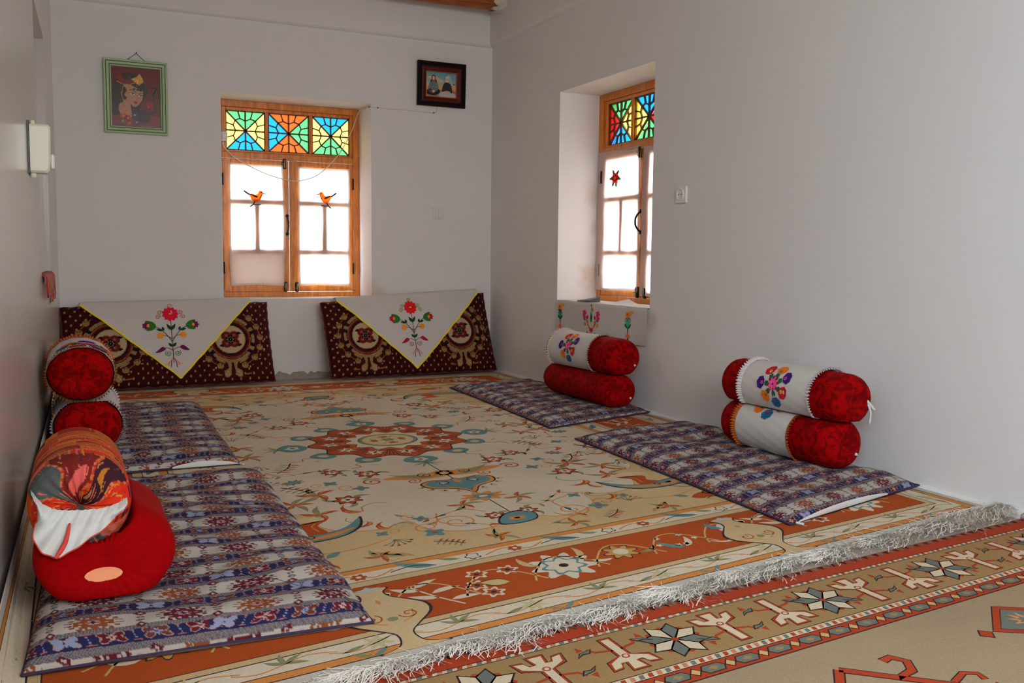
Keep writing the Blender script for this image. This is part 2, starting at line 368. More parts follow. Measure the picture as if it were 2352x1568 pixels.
band('trim_1', (-2.9, 0), (0, 0), (0, -1, 0)); band('trim_2', (0, 0), (0, -7.2), (-1, 0, 0))
def rough_skirt(name, f, n, hgt, dep, mat):
    mb = MB(); rr = random.Random(3); V = []
    for i in range(n+1):
        h = hgt*rr.uniform(.55, 1.15); d = dep*rr.uniform(.7, 1.2)
        for (dd, z) in ((d, 0), (d*.8, h*.6), (0, h)): V.append(f(i/n, dd, z))
    mb.add(V, [(3*i+j, 3*i+j+1, 3*i+3+j+1, 3*i+3+j) for i in range(n) for j in range(2)]); return struct(name, mb, mat, smooth=True)
rough_skirt('baseboard_back', lambda t, d, z: (-2.86+2.86*t, -d, z), 120, .05, .03, M['cement'])
rough_skirt('baseboard_right', lambda t, d, z: (-d, -.01-4.32*t, z), 80, .022, .03, M['plaster'])
# outdoors beyond the windows
struct('ground', MB().box((-25, .42, -.5), (25, 40, -.4)).box((.5, -30, -.5), (25, .42, -.4)), M['ground'])
mb = MB(); P_ = [(-1.86, .30), (-1.43, .30), (-1.43, .90), (-1.55, .885), (-1.66, .865), (-1.86, .90)]; n_ = len(P_)
mb.add([(x, .405, z) for x, z in P_]+[(x, .47, z) for x, z in P_], [tuple(range(n_)), tuple(range(n_, 2*n_))[::-1]]+[(i, (i+1) % n_, n_+(i+1) % n_, n_+i) for i in range(n_)])
mb.v = [(x, y-.041, z) for x, y, z in mb.v]; struct('curtain_shade_sheet', mb, M['sheet'])  # translucent sheet added outside the left sash to grey its lower curtain

# ------------------------------------------------------------------ windows
def window(num, Wd, z0, kz, mp):
    root = thing('window_%d' % num, mp(Wd/2, 0, z0), kind='structure')
    def bxs(L, bev=.003):
        mb = MB()
        for a0, a1, d0, d1, h0, h1 in L: mb.box((a0, d0, z0+h0*kz), (a1, d1, z0+h1*kz), bev)
        mb.v = [mp(*p) for p in mb.v]; return mb
    s = Wd/.995; X = lambda L: [(a0*s, a1*s, d0, d1, h0, h1) for a0, a1, d0, d1, h0, h1 in L]
    struct('frame', bxs(X([(0, .045, 0, .07, 0, 1.329), (.95, .995, 0, .07, 0, 1.329), (.045, .95, 0, .07, 1.285, 1.329), (.045, .95, 0, .07, 0, .035), (.045, .95, -.004, .07, .942, .985)])), M['wood'], root)
    gl = [(.077, .337), (.361, .640), (.664, .929)]
    ga, gb = 1.0, 1.263
    struct('transom_frame', bxs(X([(.045, gl[0][0], .012, .06, .985, 1.285), (gl[2][1], .95, .012, .06, .985, 1.285), (gl[0][1], gl[1][0], .012, .06, ga, gb), (gl[1][1], gl[2][0], .012, .06, ga, gb),
                         (gl[0][0], gl[2][1], .012, .06, .985, ga), (gl[0][0], gl[2][1], .012, .06, gb, 1.285)])), M['wood'], root)
    Y, B, G, O, Rd = (.30, .20, .025, 1), (.002, .048, .125, 1), (.016, .085, .024, 1), (.16, .016, .002, 1), (.12, .003, .002, 1)
    cols = [(G, Y, B, Y), (O, G, O, B), (B, Y, G, Y)] if num == 1 else [(G, Y, B, Rd), (B, Rd, G, Y), (G, Y, B, Y)]   # top, right, bottom, left
    for (g0, g1), cs in zip(gl, cols):
        a0, a1, h0, h1 = g0*s, g1*s, z0+ga*kz, z0+gb*kz; ca, ch = (a0+a1)/2, (h0+h1)/2
        cor = [(a0, h1), (a1, h1), (a1, h0), (a0, h0)]
        V = []; F = []; cc = []
        for i in range(4):
            b = len(V); p, q = cor[i], cor[(i+1) % 4]
            V += [mp(p[0], .042, p[1]), mp(q[0], .042, q[1]), mp(ca, .042, ch)]; F.append((b, b+1, b+2)); cc.append(cs[i])
        gp = mk('stained_pane', V, F, M['stained'], root, fcol=cc, smooth=False); gp['kind'] = 'structure'
        mb = MB()
        def bar(p, q, wd=.006, d=.024):
            wd *= 1.35
            dx, dz = q[0]-p[0], q[1]-p[1]; l = math.hypot(dx, dz); nx, nz = -dz/l*wd/2, dx/l*wd/2
            P = [(p[0]+nx, p[1]+nz), (q[0]+nx, q[1]+nz), (q[0]-nx, q[1]-nz), (p[0]-nx, p[1]-nz)]
            mb.add([mp(x, d, z) for x, z in P]+[mp(x, d+.012, z) for x, z in P], [(0,1,2,3),(7,6,5,4),(0,4,5,1),(1,5,6,2),(2,6,7,3),(3,7,4,0)])
        ha, hh = (a1-a0)/2, (h1-h0)/2
        for i in range(4):
            bar(cor[i], (ca, ch), .007)
            ux, uz = [(0, 1), (1, 0), (0, -1), (-1, 0)][i]; tx, tz = uz, -ux
            pt = lambda n_, t_: (ca+(ux*n_+tx*t_)*ha, ch+(uz*n_+tz*t_)*hh)
            bar(pt(0, 0), pt(1, 0), .007)
            for sg in (-1, 1):
                bar(pt(.50, 0), pt(.62, .27*sg), .0055); bar(pt(.62, .27*sg), pt(.52, .52*sg), .0055); bar(pt(.62, .27*sg), pt(1, .38*sg), .0055)
        for i in range(4): bar(cor[i], cor[(i+1) % 4], .008)
        struct('lattice', mb, M['dark_wood'], gp)
    for k, (c0, c1, o0, o1) in enumerate([(.047, .4915, .100, .445), (.4955, .948, .568, .914)]):
        cm = struct('casement', bxs(X([(c0, o0, .004, .056, .037, .940), (o1, c1, .004, .056, .037, .940), (o0, o1, .004, .056, .037, .085), (o0, o1, .004, .056, .90, .940)])), M['wood'], root)
        struct('pane', bxs(X([(o0, o1, .051, .054, .085, .90)]), 0), M['clear_glass'], cm)
        om = (o0+o1)/2
        struct('muntin', bxs(X([(o0, o1, .0, .05, .634, .674), (o0, o1, .0, .05, .294, .334), (om-.019, om+.019, .0, .05, .334, .634)])), M['wood'], cm)
        hx = c0-.004 if k == 0 else c1-.004
        for h in (.20, .80):
            mb = MB(); mb.tube([mp(hx*s+.004, -.006, z0+(h-.04)*kz), mp(hx*s+.004, -.006, z0+(h+.04)*kz)], .006, 8); struct('hinge', mb, M['black_metal'], cm, True)
    for a, h0, h1 in [(.462, .885, .955), (.462, .035, .105), (.541, .035, .10)]:
        bo = struct('bolt', bxs(X([(a-.012, a+.012, -.007, .004, h0, h1)]), .003), M['black_metal'], root)
        mb = MB(); mb.tube([mp(a*s, -.013, z0+(h0+.008)*kz), mp(a*s, -.013, z0+(h1-.008)*kz)], .005, 8); mb.tube([mp(a*s, -.014, z0+(h0+h1)/2*kz), mp((a-.012)*s, -.022, z0+(h0+h1)/2*kz)], .003, 6)
        struct('rod', mb, M['brass'], bo, True)
    mb = MB(); hz = z0+.50*kz; mb.tube(cat([mp(.478*s, 0, hz-.06), mp(.478*s, -.014, hz-.05), mp(.478*s, -.035, hz-.02), mp(.478*s, -.035, hz+.02), mp(.478*s, -.014, hz+.05), mp(.478*s, 0, hz+.06)], 4), .006, 8)
    for dz in (-.062, .062): mb.tube([mp(.478*s, .004, hz+dz), mp(.478*s, -.004, hz+dz)], .012, 10)
    struct('handle', mb, M['black_metal'], root, True)
    return root
mp1 = lambda a, d, z: (A1+a, .30+d, z)
mp2 = lambda a, d, z: (.285+d, A2-a, z)
window(1, B1-A1, Z1a, 1.0, mp1)
window(2, A2-B2, Z2a, (Z2b-Z2a)/1.329, mp2)

def curtain(mp, a0, a1, z0, z1, label, seed, deco, group=None, pull=.0):
    rr = random.Random(seed); N, Mz = 40, 70; ph = [rr.uniform(0, 6) for _ in range(4)]
    def f(a, z, h=0):
        t = (a-a0)/(a1-a0); q = (z1-z)/(z1-z0)
        d = -.004 - .0022*q*(1+sin(9*t+ph[0])) - .0025*q*sin(19*t+3*q+ph[1]) - .0015*sin(14*q+ph[2]+4*t) - .004*max(0, 1-min(t, 1-t)*12)*q
        aa = a + pull*sin(pi*q)*(t-.5)*-1 + .004*sin(5*q+ph[3])*(1-abs(2*t-1)) + .003*sin(7*q+ph[2])
        zz = z + .004*sin(6*t+ph[1])*q + .006*(abs(2*t-1)-1)*(1-q)*sin(pi*t)
        return mp(aa, d-h, zz)
    V = [f(a0+(a1-a0)*i/N, z1-(z1-z0)*j/Mz) for j in range(Mz+1) for i in range(N+1)]
    F = [(j*(N+1)+i, j*(N+1)+i+1, (j+1)*(N+1)+i+1, (j+1)*(N+1)+i) for j in range(Mz) for i in range(N)]
    root = thing('curtain', mp((a0+a1)/2, -.015, z0), label, 'curtain', group)
    mk('curtain_panel', V, F, M['curtain'], root)
    # doubled hem strips
    mbv = []; mbf = []
    for (p0, p1, q0, q1) in ((a0, a0+.012, z0, z1), (a1-.012, a1, z0, z1), (a0, a1, z1-.012, z1), (a0, a1, z0, z0+.016)):
        b = len(mbv); n = 30
        for i in range(n+1):
            t = i/n
            if q1-q0 > .1: mbv += [f(p0, q0+(q1-q0)*t, .0012), f(p1, q0+(q1-q0)*t, .0012)]
            else: mbv += [f(p0+(p1-p0)*t, q0, .0016), f(p0+(p1-p0)*t, q1, .0016)]
        mbf += [(b+2*i, b+2*i+1, b+2*i+3, b+2*i+2) for i in range(n)]
    mk('hem', mbv, mbf, M['curtain'], root)
    if deco: deco(root, f)
    return root
def bird(ca, cz, sgn):
    def dec(root, f):
        A = Art(); A.at(ca, cz, 0, 1.22, sgn)
        OR, DK, BR = C(232, 104, 18), C(30, 22, 20), C(70, 32, 16)
        A.L = 0
        A.stroke([(-.006, -.022), (-.018, -.042), (-.034, -.055)], .006, DK); A.stroke([(-.018, -.042), (.0, -.043), (.024, -.041)], .005, DK)
        A.stroke([(.004, -.044), (.014, -.040)], .003, DK); A.stroke([(-.034, .012), (-.05, .022), (-.066, .033)], .009, DK)
        A.L = 1
        A.blob([(-.038, .016), (-.02, .018), (-.004, .014), (.008, .022), (.014, .034), (.024, .038), (.034, .032), (.036, .022), (.03, .010), (.026, -.006), (.012, -.022), (-.008, -.026), (-.024, -.016), (-.032, .0)], OR)
        A.poly([(.034, .028), (.062, .016), (.036, .020)], DK)
        A.L = 2
        A.blob([(-.04, .018), (-.014, .014), (.008, .004), (.0, -.002), (-.02, .006)], BR); A.stroke([(.018, -.004), (.03, .012), (.032, .02)], .004, DK)
        A.ell(.026, .028, .0045, .005, C(120, 40, 10)); A.L = 3; A.stroke([(-.034, .015), (-.006, .008)], .0025, OR)
        A.mesh('embroidered_bird', M['art_lit'], lambda x, y, h: f(x, y, h), root, .0022, .0003)
    return dec
def redflower(ca, cz):
    def dec(root, f):
        A = Art(); A.at(ca, cz); A.T = (1.4, 0, 0, 1, ca, cz)
        for t in (.9, 2.1, 3.2, 4.2, 5.0, 6.1): A.leaf(.02*cos(t), .028*sin(t), t, .034, .020, C(20, 92, 34))
        A.L = 1; A.flower(0, 0, .034, 6, C(190, 16, 30), .16, sq=1.05); A.L = 2; A.flower(0, 0, .022, 6, C(140, 8, 24), .2, rot=.5); A.L = 3; A.ell(0, 0, .010, .012, C(240, 130, 40))
        A.mesh('embroidered_flower', M['art_lit'], lambda x, y, h: f(x, y, h), root, .0022, .0003)
    return dec
curtain(mp1, .092, .452, Z1a+.080, Z1a+.909, 'white curtain with an orange bird on the left sash of the back window', 1, bird(.267, 1.229, 1), pull=-.02)
curtain(mp1, .553, .921, Z1a+.079, Z1a+.905, 'white curtain with an orange bird on the right sash of the back window', 2, bird(.741, 1.237, -1))
curtain(mp2, .006, .505, Z2a+.070, Z2a+.942, 'white curtain with a red flower on the side window', 3, redflower(.226, 1.336))
curtain(mp2, .535, .955, Z2a+.045, Z2a+.930, 'narrow visible strip of white curtain on the right sash of the side window', 4, redflower(.78, 1.336))

# ------------------------------------------------------------------ ivory medallion carpet
IV, TAN, RUST, ORG, SAGE, TEAL, DK, CR, SEL = C(222, 208, 184), C(214, 186, 138), C(186, 82, 28), C(222, 146, 74), C(146, 150, 112), C(106, 148, 150), C(60, 46, 54), C(228, 216, 192), C(206, 203, 192)
CU, CV = 3.045, 4.24
def carp(u, v, h=0):
    near = -4.222-.155*u; y = near + v/CV*(-.215-near)
    xw = -LW(y)-.012                                   # where the carpet reaches the wall and turns up
    u = u+.005
    if u <= xw-.05: x, z = -u, 0
    else:
        e = u-(xw-.05); r = .05; t = min(e/r, 1.25); x = -(xw-.05)-r*sin(t) - 0; z = r*(1-cos(t)) + max(0, e/r-1.25)*r
    return (x + (h*.7 if z > 0 else 0), y, .010+z+h)
def sprig(A, k, u, v, rot, s):
    A.at(u, v, rot, s)
    if k == 0:      # star of long leaves
        for i, t in enumerate((.1, 1.1, 2.2, 3.3, 4.4)): A.leaf(0, 0, t, .085 if i % 2 else .06, .020, (RUST, SAGE)[i % 2], .5); A.leaf(.01*cos(t), .01*sin(t), t, .03, .006, ORG, .3, 1)
    elif k == 1:    # rosette
        A.flower(0, 0, .036, 7, DK, .2); A.flower(0, 0, .031, 7, RUST, .2, dl=1); A.flower(0, 0, .018, 6, CR, .2, dl=2); A.ell(0, 0, .007, .007, DK, 8, dl=3)
        for t in (.5, 2.6, 4.5): A.leaf(.03*cos(t), .03*sin(t), t, .05, .018, SAGE, .8)
    elif k == 2:    # serrated blue-green leaf
        A.star(0, 0, .05, 9, DK, .55, sq=.7); A.star(0, 0, .045, 9, TEAL, .5, sq=.7, dl=1); A.stroke([(-.03, 0), (.035, 0)], .004, ORG, 2)
    elif k == 3:    # vine with buds
        A.stroke([(-.12, -.02), (-.06, .03), (0, .0), (.06, -.03), (.12, .02)], .005, ORG, 0, sm=4)
        for i, (x, y, t) in enumerate(((-.07, .03, 1.2), (0, 0, -1), (.06, -.03, -1.4), (.12, .02, .4))): A.leaf(x, y, t, .035, .014, (SAGE, TEAL, RUST, SAGE)[i], .5)
    elif k == 4:    # curled flame leaf
        A.leaf(0, 0, .4, .08, .026, RUST, 1.6); A.leaf(0, 0, .2, .05, .012, ORG, 1.2, 1); A.stroke([(0, 0), (-.03, .02), (-.07, .01), (-.08, -.02)], .004, SAGE, 0, sm=3)
    elif k == 5:    # twig with paired barbs
        A.stroke([(-.06, 0), (0, .01), (.06, 0)], .005, DK, 0, sm=3)
        for x in (-.05, -.03, -.01, .012, .034): 
            for sg in (-1, 1): A.leaf(x, .004, sg*1.1, .035, .009, (SAGE, RUST)[sg > 0], sg*.5)
    elif k == 6:    # small four-petal bloom on a scroll
        A.spiral(.02, .02, .035, 1.3, .004, ORG, 3.5); A.flower(-.02, 0, .022, 4, TEAL, .3, dl=1); A.ell(-.02, 0, .007, .007, RUST, 8, dl=2)
    elif k == 7:    # fan of little stems
        for i in range(6): t = .5+i*.4; A.stroke([(0, 0), (.03*cos(t), .03*sin(t)), (.062*cos(t+.2), .062*sin(t+.2))], .004, (SAGE, RUST, TEAL)[i % 3]); A.ell(.062*cos(t+.2), .062*sin(t+.2), .008, .006, (RUST, SAGE, ORG)[i % 3], 8)
    A.home()
def carpet():
    A = Art(); c0u, c0v = 1.53, 2.12
    def strip(u0, v0, u1, v1, col, n=24):          # subdivided so that it can bend at the wall
        nu = max(1, int(abs(u1-u0)/.02)) if abs(u1-u0) < .7 else n*4; nu = min(nu, 60); nv = 6
        for i in range(nu):
            for j in range(nv): A.rect(u0+(u1-u0)*i/nu, v0+(v1-v0)*j/nv, u0+(u1-u0)*(i+1)/nu, v0+(v1-v0)*(j+1)/nv, col)
    def frame(d0, d1, col, dd=0):
        e = d0; f_ = d1
        strip(e, e, CU-e, f_, col); strip(e, CV-f_, CU-e, CV-e, col); strip(e, f_, f_, CV-f_, col); strip(CU-f_, f_, CU-e, CV-f_, col)
    A.L = 0
    for d0, d1, col in ((0, .046, SEL), (.046, .05, DK), (.05, .076, ORG), (.076, .079, DK), (.079, .143, CR), (.143, .147, DK), (.147, .170, TAN), (.170, .173, DK), (.173, .43, RUST), (.43, .433, DK),
                        (.433, .466, TAN), (.466, .469, DK), (.469, .525, CR), (.525, .555, ORG), (.555, .559, DK)): frame(d0, d1, col)
    A.rect(.559, .559, CU-.559, CV-.559, TAN)
    # ivory ground with lobed outline over the tan corners
    A.L = 1
    q = [(0, -1.40), (.06, -1.37), (.12, -1.41), (.22, -1.40), (.31, -1.33), (.34, -1.22), (.44, -1.26), (.56, -1.22), (.62, -1.10), (.60, -1.0), (.70, -.98), (.76, -.88), (.74, -.76), (.83, -.72), (.89, -.62), (.935, -.40), (.938, -.15)]
    q4 = q + [(x, -y) for x, y in q[::-1]]; q4 = q4 + [(-x, y) for x, y in q4[::-1]]
    ring = cat([(c0u+x, c0v+y) for x, y in q4], 3, True)
    A.poly([(c0u+(x-c0u)*1.004, c0v+(y-c0v)*1.004) for x, y in ring], ORG); A.L = 2; A.poly(ring, IV)
    # central medallion
    A.L = 4; k = 12
    for i in range(k):
        t = 2*pi*i/k; A.at(c0u, c0v, t)
        if i % 3 == 0:
            A.blob([(.40, -.06), (.46, -.07), (.50, 0), (.46, .07), (.40, .06), (.37, 0)], TEAL); A.L = 5; A.flower(.435, 0, .028, 5, CR, .2); A.L = 6; A.ell(.435, 0, .012, .012, RUST, 10); A.L = 4
            for b in (-.7, -.3, .3, .7): A.leaf(.49, 0, b, .085, .014, SAGE, b*.6)
        else:
            A.blob([(.37, -.045), (.43, -.05), (.455, .02), (.42, .05), (.36, .045)], TEAL); A.L = 5; A.ell(.405, 0, .022, .026, TAN, 12); A.L = 4
            A.stroke([(.44, 0), (.49, .03), (.52, .0), (.56, .03)], .005, RUST, 0, sm=3); A.leaf(.47, -.03, -.5, .05, .02, TAN, -.7)
    A.home(); A.L = 7
    A.flower(c0u, c0v, .345, 12, DK, .07, 144); A.L = 8; A.flower(c0u, c0v, .338, 12, RUST, .07, 144)
    A.L = 9
    for i in range(k):
        t = 2*pi*i/k; A.at(c0u, c0v, t+pi/k)
        for b in (-.05, -.03, -.01, .01, .03, .05): A.stroke([(.20, b*.2), (.27, b*.7), (.325, b)], .0035, DK)
        A.at(c0u, c0v, t); A.star(.265, 0, .05, 6, CR, .42); A.leaf(.19, 0, 0, .05, .02, ORG); A.L = 10; A.ell(.262, 0, .018, .007, DK, 10); A.L = 9
    A.home(); A.flower(c0u, c0v, .185, 12, DK, .10, 96); A.L = 10; A.flower(c0u, c0v, .180, 12, CR, .10, 96)
    A.L = 11; A.ell(c0u, c0v, .137, .137, DK, 40); A.L = 12; A.ell(c0u, c0v, .133, .133, SAGE, 40); A.L = 13; A.ell(c0u, c0v, .116, .116, C(224, 200, 152), 40)
    A.L = 14; A.flower(c0u, c0v, .03, 6, SAGE, .25)
    for i in range(4): A.flower(c0u+.065*cos(i*pi/2), c0v+.065*sin(i*pi/2), .018, 6, RUST, .2)
    for i in range(8): t = i*pi/4+.4; A.leaf(c0u+.055*cos(t), c0v+.055*sin(t), t, .04, .01, SAGE, .6)
    # pendants on the long axis
    for sg in (-1, 1):
        A.at(c0u, c0v+sg*.84, 0 if sg < 0 else pi); A.L = 4
        A.blob([(0, -.17), (.05, -.10), (.13, -.06), (.15, .01), (.10, .05), (.03, .035), (0, .05), (-.03, .035), (-.10, .05), (-.15, .01), (-.13, -.06), (-.05, -.10)], DK); A.L = 5
        A.blob([(0, -.162), (.045, -.097), (.123, -.058), (.142, .008), (.10, .043), (.03, .028), (0, .042), (-.03, .028), (-.10, .043), (-.142, .008), (-.123, -.058), (-.045, -.097)], ORG); A.L = 6
        A.blob([(0, -.13), (.04, -.085), (.11, -.05), (.13, .005), (.09, .036), (.03, .022), (0, .034), (-.03, .022), (-.09, .036), (-.13, .005), (-.11, -.05), (-.04, -.085)], TEAL); A.L = 7
        for s2 in (-1, 1): A.spiral(s2*.065, -.005, .034, 1.2, .005, DK, 1.0 if s2 > 0 else 2.1, s2); A.star(s2*.065, -.005, .02, 4, CR, .35)
        A.leaf(0, -.02, pi/2, .05, .03, ORG)
        A.L = 4
        for i in range(9): t = pi+.35+i*(pi-.7)/8; A.ell(.175*cos(t), .02+.16*sin(t), .016, .013, TAN, 8); A.L = 5; A.ell(.165*cos(t), .02+.15*sin(t), .006, .006, DK, 6); A.L = 4
        A.flower(0, -.235, .075, 9, ORG, .22, sq=.7); A.L = 5; A.flower(0, -.235, .045, 7, TEAL, .2, sq=.6); A.L = 6; A.ell(0, -.235, .018, .012, CR, 10)
        A.L = 4
        for s2 in (-1, 1):
            A.blob([(0, .10), (s2*.10, .085), (s2*.2, .12), (s2*.25, .15), (s2*.17, .175), (s2*.08, .16), (0, .185)], ORG); A.L = 5
            A.leaf(s2*.04, .10, .25 if s2 > 0 else pi-.25, .2, .035, SAGE, s2*.3); A.spiral(s2*.08, .14, .035, 1.4, .005, DK, 2 if s2 > 0 else 1, -s2); A.spiral(s2*.29, .135, .045, 1.5, .008, RUST, 2.5 if s2 > 0 else .6, -s2); A.spiral(s2*.15, .075, .03, 1.3, .006, RUST, 2.5 if s2 > 0 else .6, s2); A.L = 4
        A.flower(0, .14, .035, 8, RUST, .2); A.L = 5; A.ell(0, .14, .02, .02, TAN, 10)
        A.home()
    # scattered sprays, mirrored about both axes
    rr = random.Random(5); spots = []
    for tries in range(6000):
        u, v = rr.uniform(.03, .90), rr.uniform(.02, 1.38)
        if u > .88-.000*v or u*1.1+max(0, v-.7)*.95 > 1.02: continue
        if math.hypot(u, v) < .62 or (u < .36 and .58 < v < 1.12): continue
        if any(math.hypot(u-a, v-b) < .105 for a, b, _ in spots): continue
        spots.append((u, v, rr.randrange(8)))
        if len(spots) > 95: break
    A.L = 3
    for (u, v, kd) in spots:
        rot, s_ = rr.uniform(0, 6.28), rr.uniform(.95, 1.45)
        for sx in (-1, 1):
            for sy in (-1, 1): sprig(A, kd, c0u+sx*u, c0v+sy*v, rot if sx*sy > 0 else pi-rot, s_)
    # spandrels: blue dragon-like vases, branches and birds on the tan corners
    for sx in (-1, 1):
        for sy in (-1, 1):
            A.at(c0u+sx*.66, c0v+sy*1.20, 0 if sy < 0 else pi, 1, sx*(1 if sy < 0 else -1)); A.L = 4
            A.blob([(-.20, .10), (-.14, .02), (-.05, -.02), (.06, .0), (.18, .03), (.28, .10), (.2, -.03), (.06, -.085), (-.08, -.08), (-.17, -.01)], DK); A.L = 5
            A.blob([(-.19, .085), (-.13, .015), (-.05, -.025), (.06, -.006), (.17, .022), (.25, .075), (.19, -.028), (.06, -.079), (-.08, -.074), (-.16, -.006)], TEAL); A.L = 6
            A.blob([(-.15, -.005), (-.02, -.045), (.12, -.012), (.19, .012), (.08, -.062), (-.06, -.066)], ORG); A.spiral(0, -.045, .022, 1.2, .005, DK); A.ell(.05, -.035, .02, .014, TEAL, 10)
            A.L = 5; A.blob([(-.06, -.02), (-.05, .06), (-.09, .11), (.02, .09), (.0, .03), (.03, -.01)], RUST); A.L = 6; A.stroke([(-.04, 0), (-.03, .06), (-.05, .09)], .005, ORG); A.L = 5; A.ell(-.02, .13, .07, .035, C(224, 200, 156), 14)
            A.L = 3
            for i in range(7): t = -.4+i*.34; A.stroke([(.17+.05*cos(t+1), -.17+.05*sin(t+1)), (.17+.12*cos(t+1), -.17+.10*sin(t+1)), (.17+.17*cos(t+1), -.16+.15*sin(t+1))], .005, (DK, RUST)[i % 3 == 1], sm=2)
            A.blob([(.0, -.26), (.06, -.22), (.12, -.24), (.05, -.29)], RUST); A.leaf(.0, -.24, 2.5, .06, .03, TEAL); A.leaf(.10, -.28, -.4, .07, .03, TEAL); A.spiral(.09, -.235, .025, 1.2, .006, DK)
            for i in range(3): A.leaf(-.12-.03*i, -.26-.02*i, 3.4, .06, .02, C(200, 150, 90), .4)
            A.stroke([(-.22, -.16), (-.10, -.2), (0, -.2), (.12, -.15), (.22, -.2), (.3, -.25)], .004, ORG, sm=4)
            A.flower(.36, -.10, .035, 8, RUST, .25); A.leaf(.36, -.06, .3, .09, .03, RUST, .5); A.leaf(.36, -.06, 2.8, .09, .03, RUST, -.5); A.blob([(.33, -.06), (.36, -.0), (.39, -.06)], SAGE)
            for i in range(6): A.ell(.42+.03*i, -.16-.012*(i % 2), .016, .012, SAGE, 8)
            A.home()
    # extra small sprays on the tan corners and between them
    A.L = 3; rr2 = random.Random(31)
    for (u, v) in ((.14, 1.50), (.30, 1.48), (.44, 1.38), (.52, 1.50), (.80, 1.02), (.88, .82), (.90, 1.08), (.80, 1.48), (.88, 1.34), (.70, 1.50), (.44, 1.30), (.86, 1.20)):
        kd, rot = rr2.choice((0, 1, 3, 4, 6, 7, 5)), rr2.uniform(0, 6.28)
        for sx in (-1, 1):
            for sy in (-1, 1): sprig(A, kd, c0u+sx*u, c0v+sy*v, rot if sx*sy > 0 else pi-rot, .85)
    # blue leaf and tufts at the middle of each end
    for sy in (-1, 1):
        A.at(c0u, c0v+sy*1.40, 0 if sy < 0 else pi); A.L = 4
        A.blob([(-.07, .07), (-.02, .11), (.05, .08), (.09, .0), (.02, -.02), (-.05, 0)], DK); A.L = 5; A.blob([(-.065, .065), (-.02, .10), (.045, .075), (.08, .005), (.02, -.014), (-.045, .004)], TEAL); A.L = 6; A.ell(.01, .035, .03, .02, ORG, 12); A.ell(.01, .035, .012, .008, RUST, 8)
        A.L = 4; A.spiral(.2, .09, .075, 1.6, .006, ORG); A.spiral(-.2, .03, .075, 1.6, .006, ORG, 0, -1); A.home()
    # inner guard motifs
    def along(d, step, fn):
        n = int((CU-2*d)/step)
        for i in range(n): fn(A.at(d+(i+.5)*(CU-2*d)/n, d, 0), i); fn(A.at(d+(i+.5)*(CU-2*d)/n, CV-d, pi), i)
        n = int((CV-2*d)/step)
        for i in range(n): fn(A.at(d, d+(i+.5)*(CV-2*d)/n, -pi/2), i); fn(A.at(CU-d, d+(i+.5)*(CV-2*d)/n, pi/2), i)
        A.home()
    A.L = 2
    def g1(a, i):
        if i % 3 == 0: a.leaf(-.06, -.012, .2, .13, .035, TEAL, .4); a.stroke([(-.06, -.015), (0, .012), (.07, -.005)], .004, DK, 1, sm=3)
        elif i % 3 == 1: a.stroke([(-.1, .015), (-.04, -.018), (.03, .018), (.1, -.01)], .006, ORG, 0, sm=3); a.flower(0, 0, .02, 6, RUST, .2, dl=1); a.ell(0, 0, .008, .008, CR, 8, dl=2)
        else: a.flower(-.02, 0, .022, 5, DK, .2); a.flower(-.02, 0, .018, 5, CR, .2, dl=1); a.leaf(.02, 0, .2, .07, .02, SAGE, .3)
    along(.497, .15, g1)
    def g2(a, i):
        a.stroke([(-.11, 0), (-.05, .018), (.0, 0), (.06, -.018), (.11, 0)], .0035, ORG, 0, sm=3)
        if i % 2: 
            for t in (.3, 1.2, 2.2, 3.1): a.leaf(0, 0, t, .05, .014, SAGE, .3)
        else: a.star(0, 0, .04, 7, C(206, 196, 150), .45); a.leaf(.03, 0, -.3, .06, .014, SAGE)
    along(.111, .2, g2)
    A.L = 2
    def g3(a, i): a.leaf(0, -.004, .2, .05, .014, SAGE, .4); a.leaf(0, -.004, 2.9, .05, .014, TEAL, -.4)
    along(.058, .42, g3)
    # main border: cream scrolls, blooms, sprays and creatures on brick red
    def brd(a, i):
        a.L = 2
        m_ = i % 6
        a.stroke([(-.12, -.06), (-.05, .05), (.02, .07), (.09, 0), (.12, -.06)], .006, C(216, 180, 120), 0, sm=4)
        if m_ == 0:
            a.flower(0, 0, .085, 9, CR, .22); a.flower(0, 0, .06, 7, TEAL, .18, dl=1); a.flower(0, 0, .05, 7, CR, .18, dl=2); a.ell(0, 0, .015, .015, DK, 8, dl=3)
            a.leaf(.07, .03, .7, .09, .025, TAN, .6); a.leaf(-.07, .03, 2.4, .09, .025, TAN, -.6)
        elif m_ == 1:
            for k_, (x, y) in enumerate(((-.05, .05), (.04, .06), (.07, -.01), (.05, -.07))): a.flower(x, y, .028, 6, CR, .25); a.flower(x, y, .018, 6, RUST, .2, dl=1); a.ell(x, y, .008, .008, DK, 8, dl=2)
            a.leaf(-.02, -.03, .4, .09, .05, DK); a.leaf(-.018, -.03, .4, .082, .042, C(214, 190, 130), dl=1)
        elif m_ == 2:
            a.stroke([(-.06, -.1), (-.01, -.02), (.03, .07)], .006, CR, 0, sm=3)
            for (x, y, t) in ((-.04, -.06, 2.9), (-.02, -.03, .2), (-.01, 0, 2.7), (.01, .03, .3), (.02, .05, 2.4)): a.leaf(x, y, t, .085, .024, CR, .3)
        elif m_ == 3:
            a.stroke([(-.11, .04), (-.06, .07), (0, .03), (.0, -.05), (.06, -.08), (.11, -.05)], .04, CR, 0, True, sm=4); a.leaf(.0, .02, .8, .08, .03, TEAL, .5, 1); a.ell(-.10, .045, .018, .012, CR, 10); a.ell(-.10, .047, .004, .004, DK, 6, dl=2)
        elif m_ == 4:
            for k_ in range(6): x, y = -.07+.028*k_, .05*math.sin(k_*1.9); a.star(x, y, .014, 5, CR, .5); 
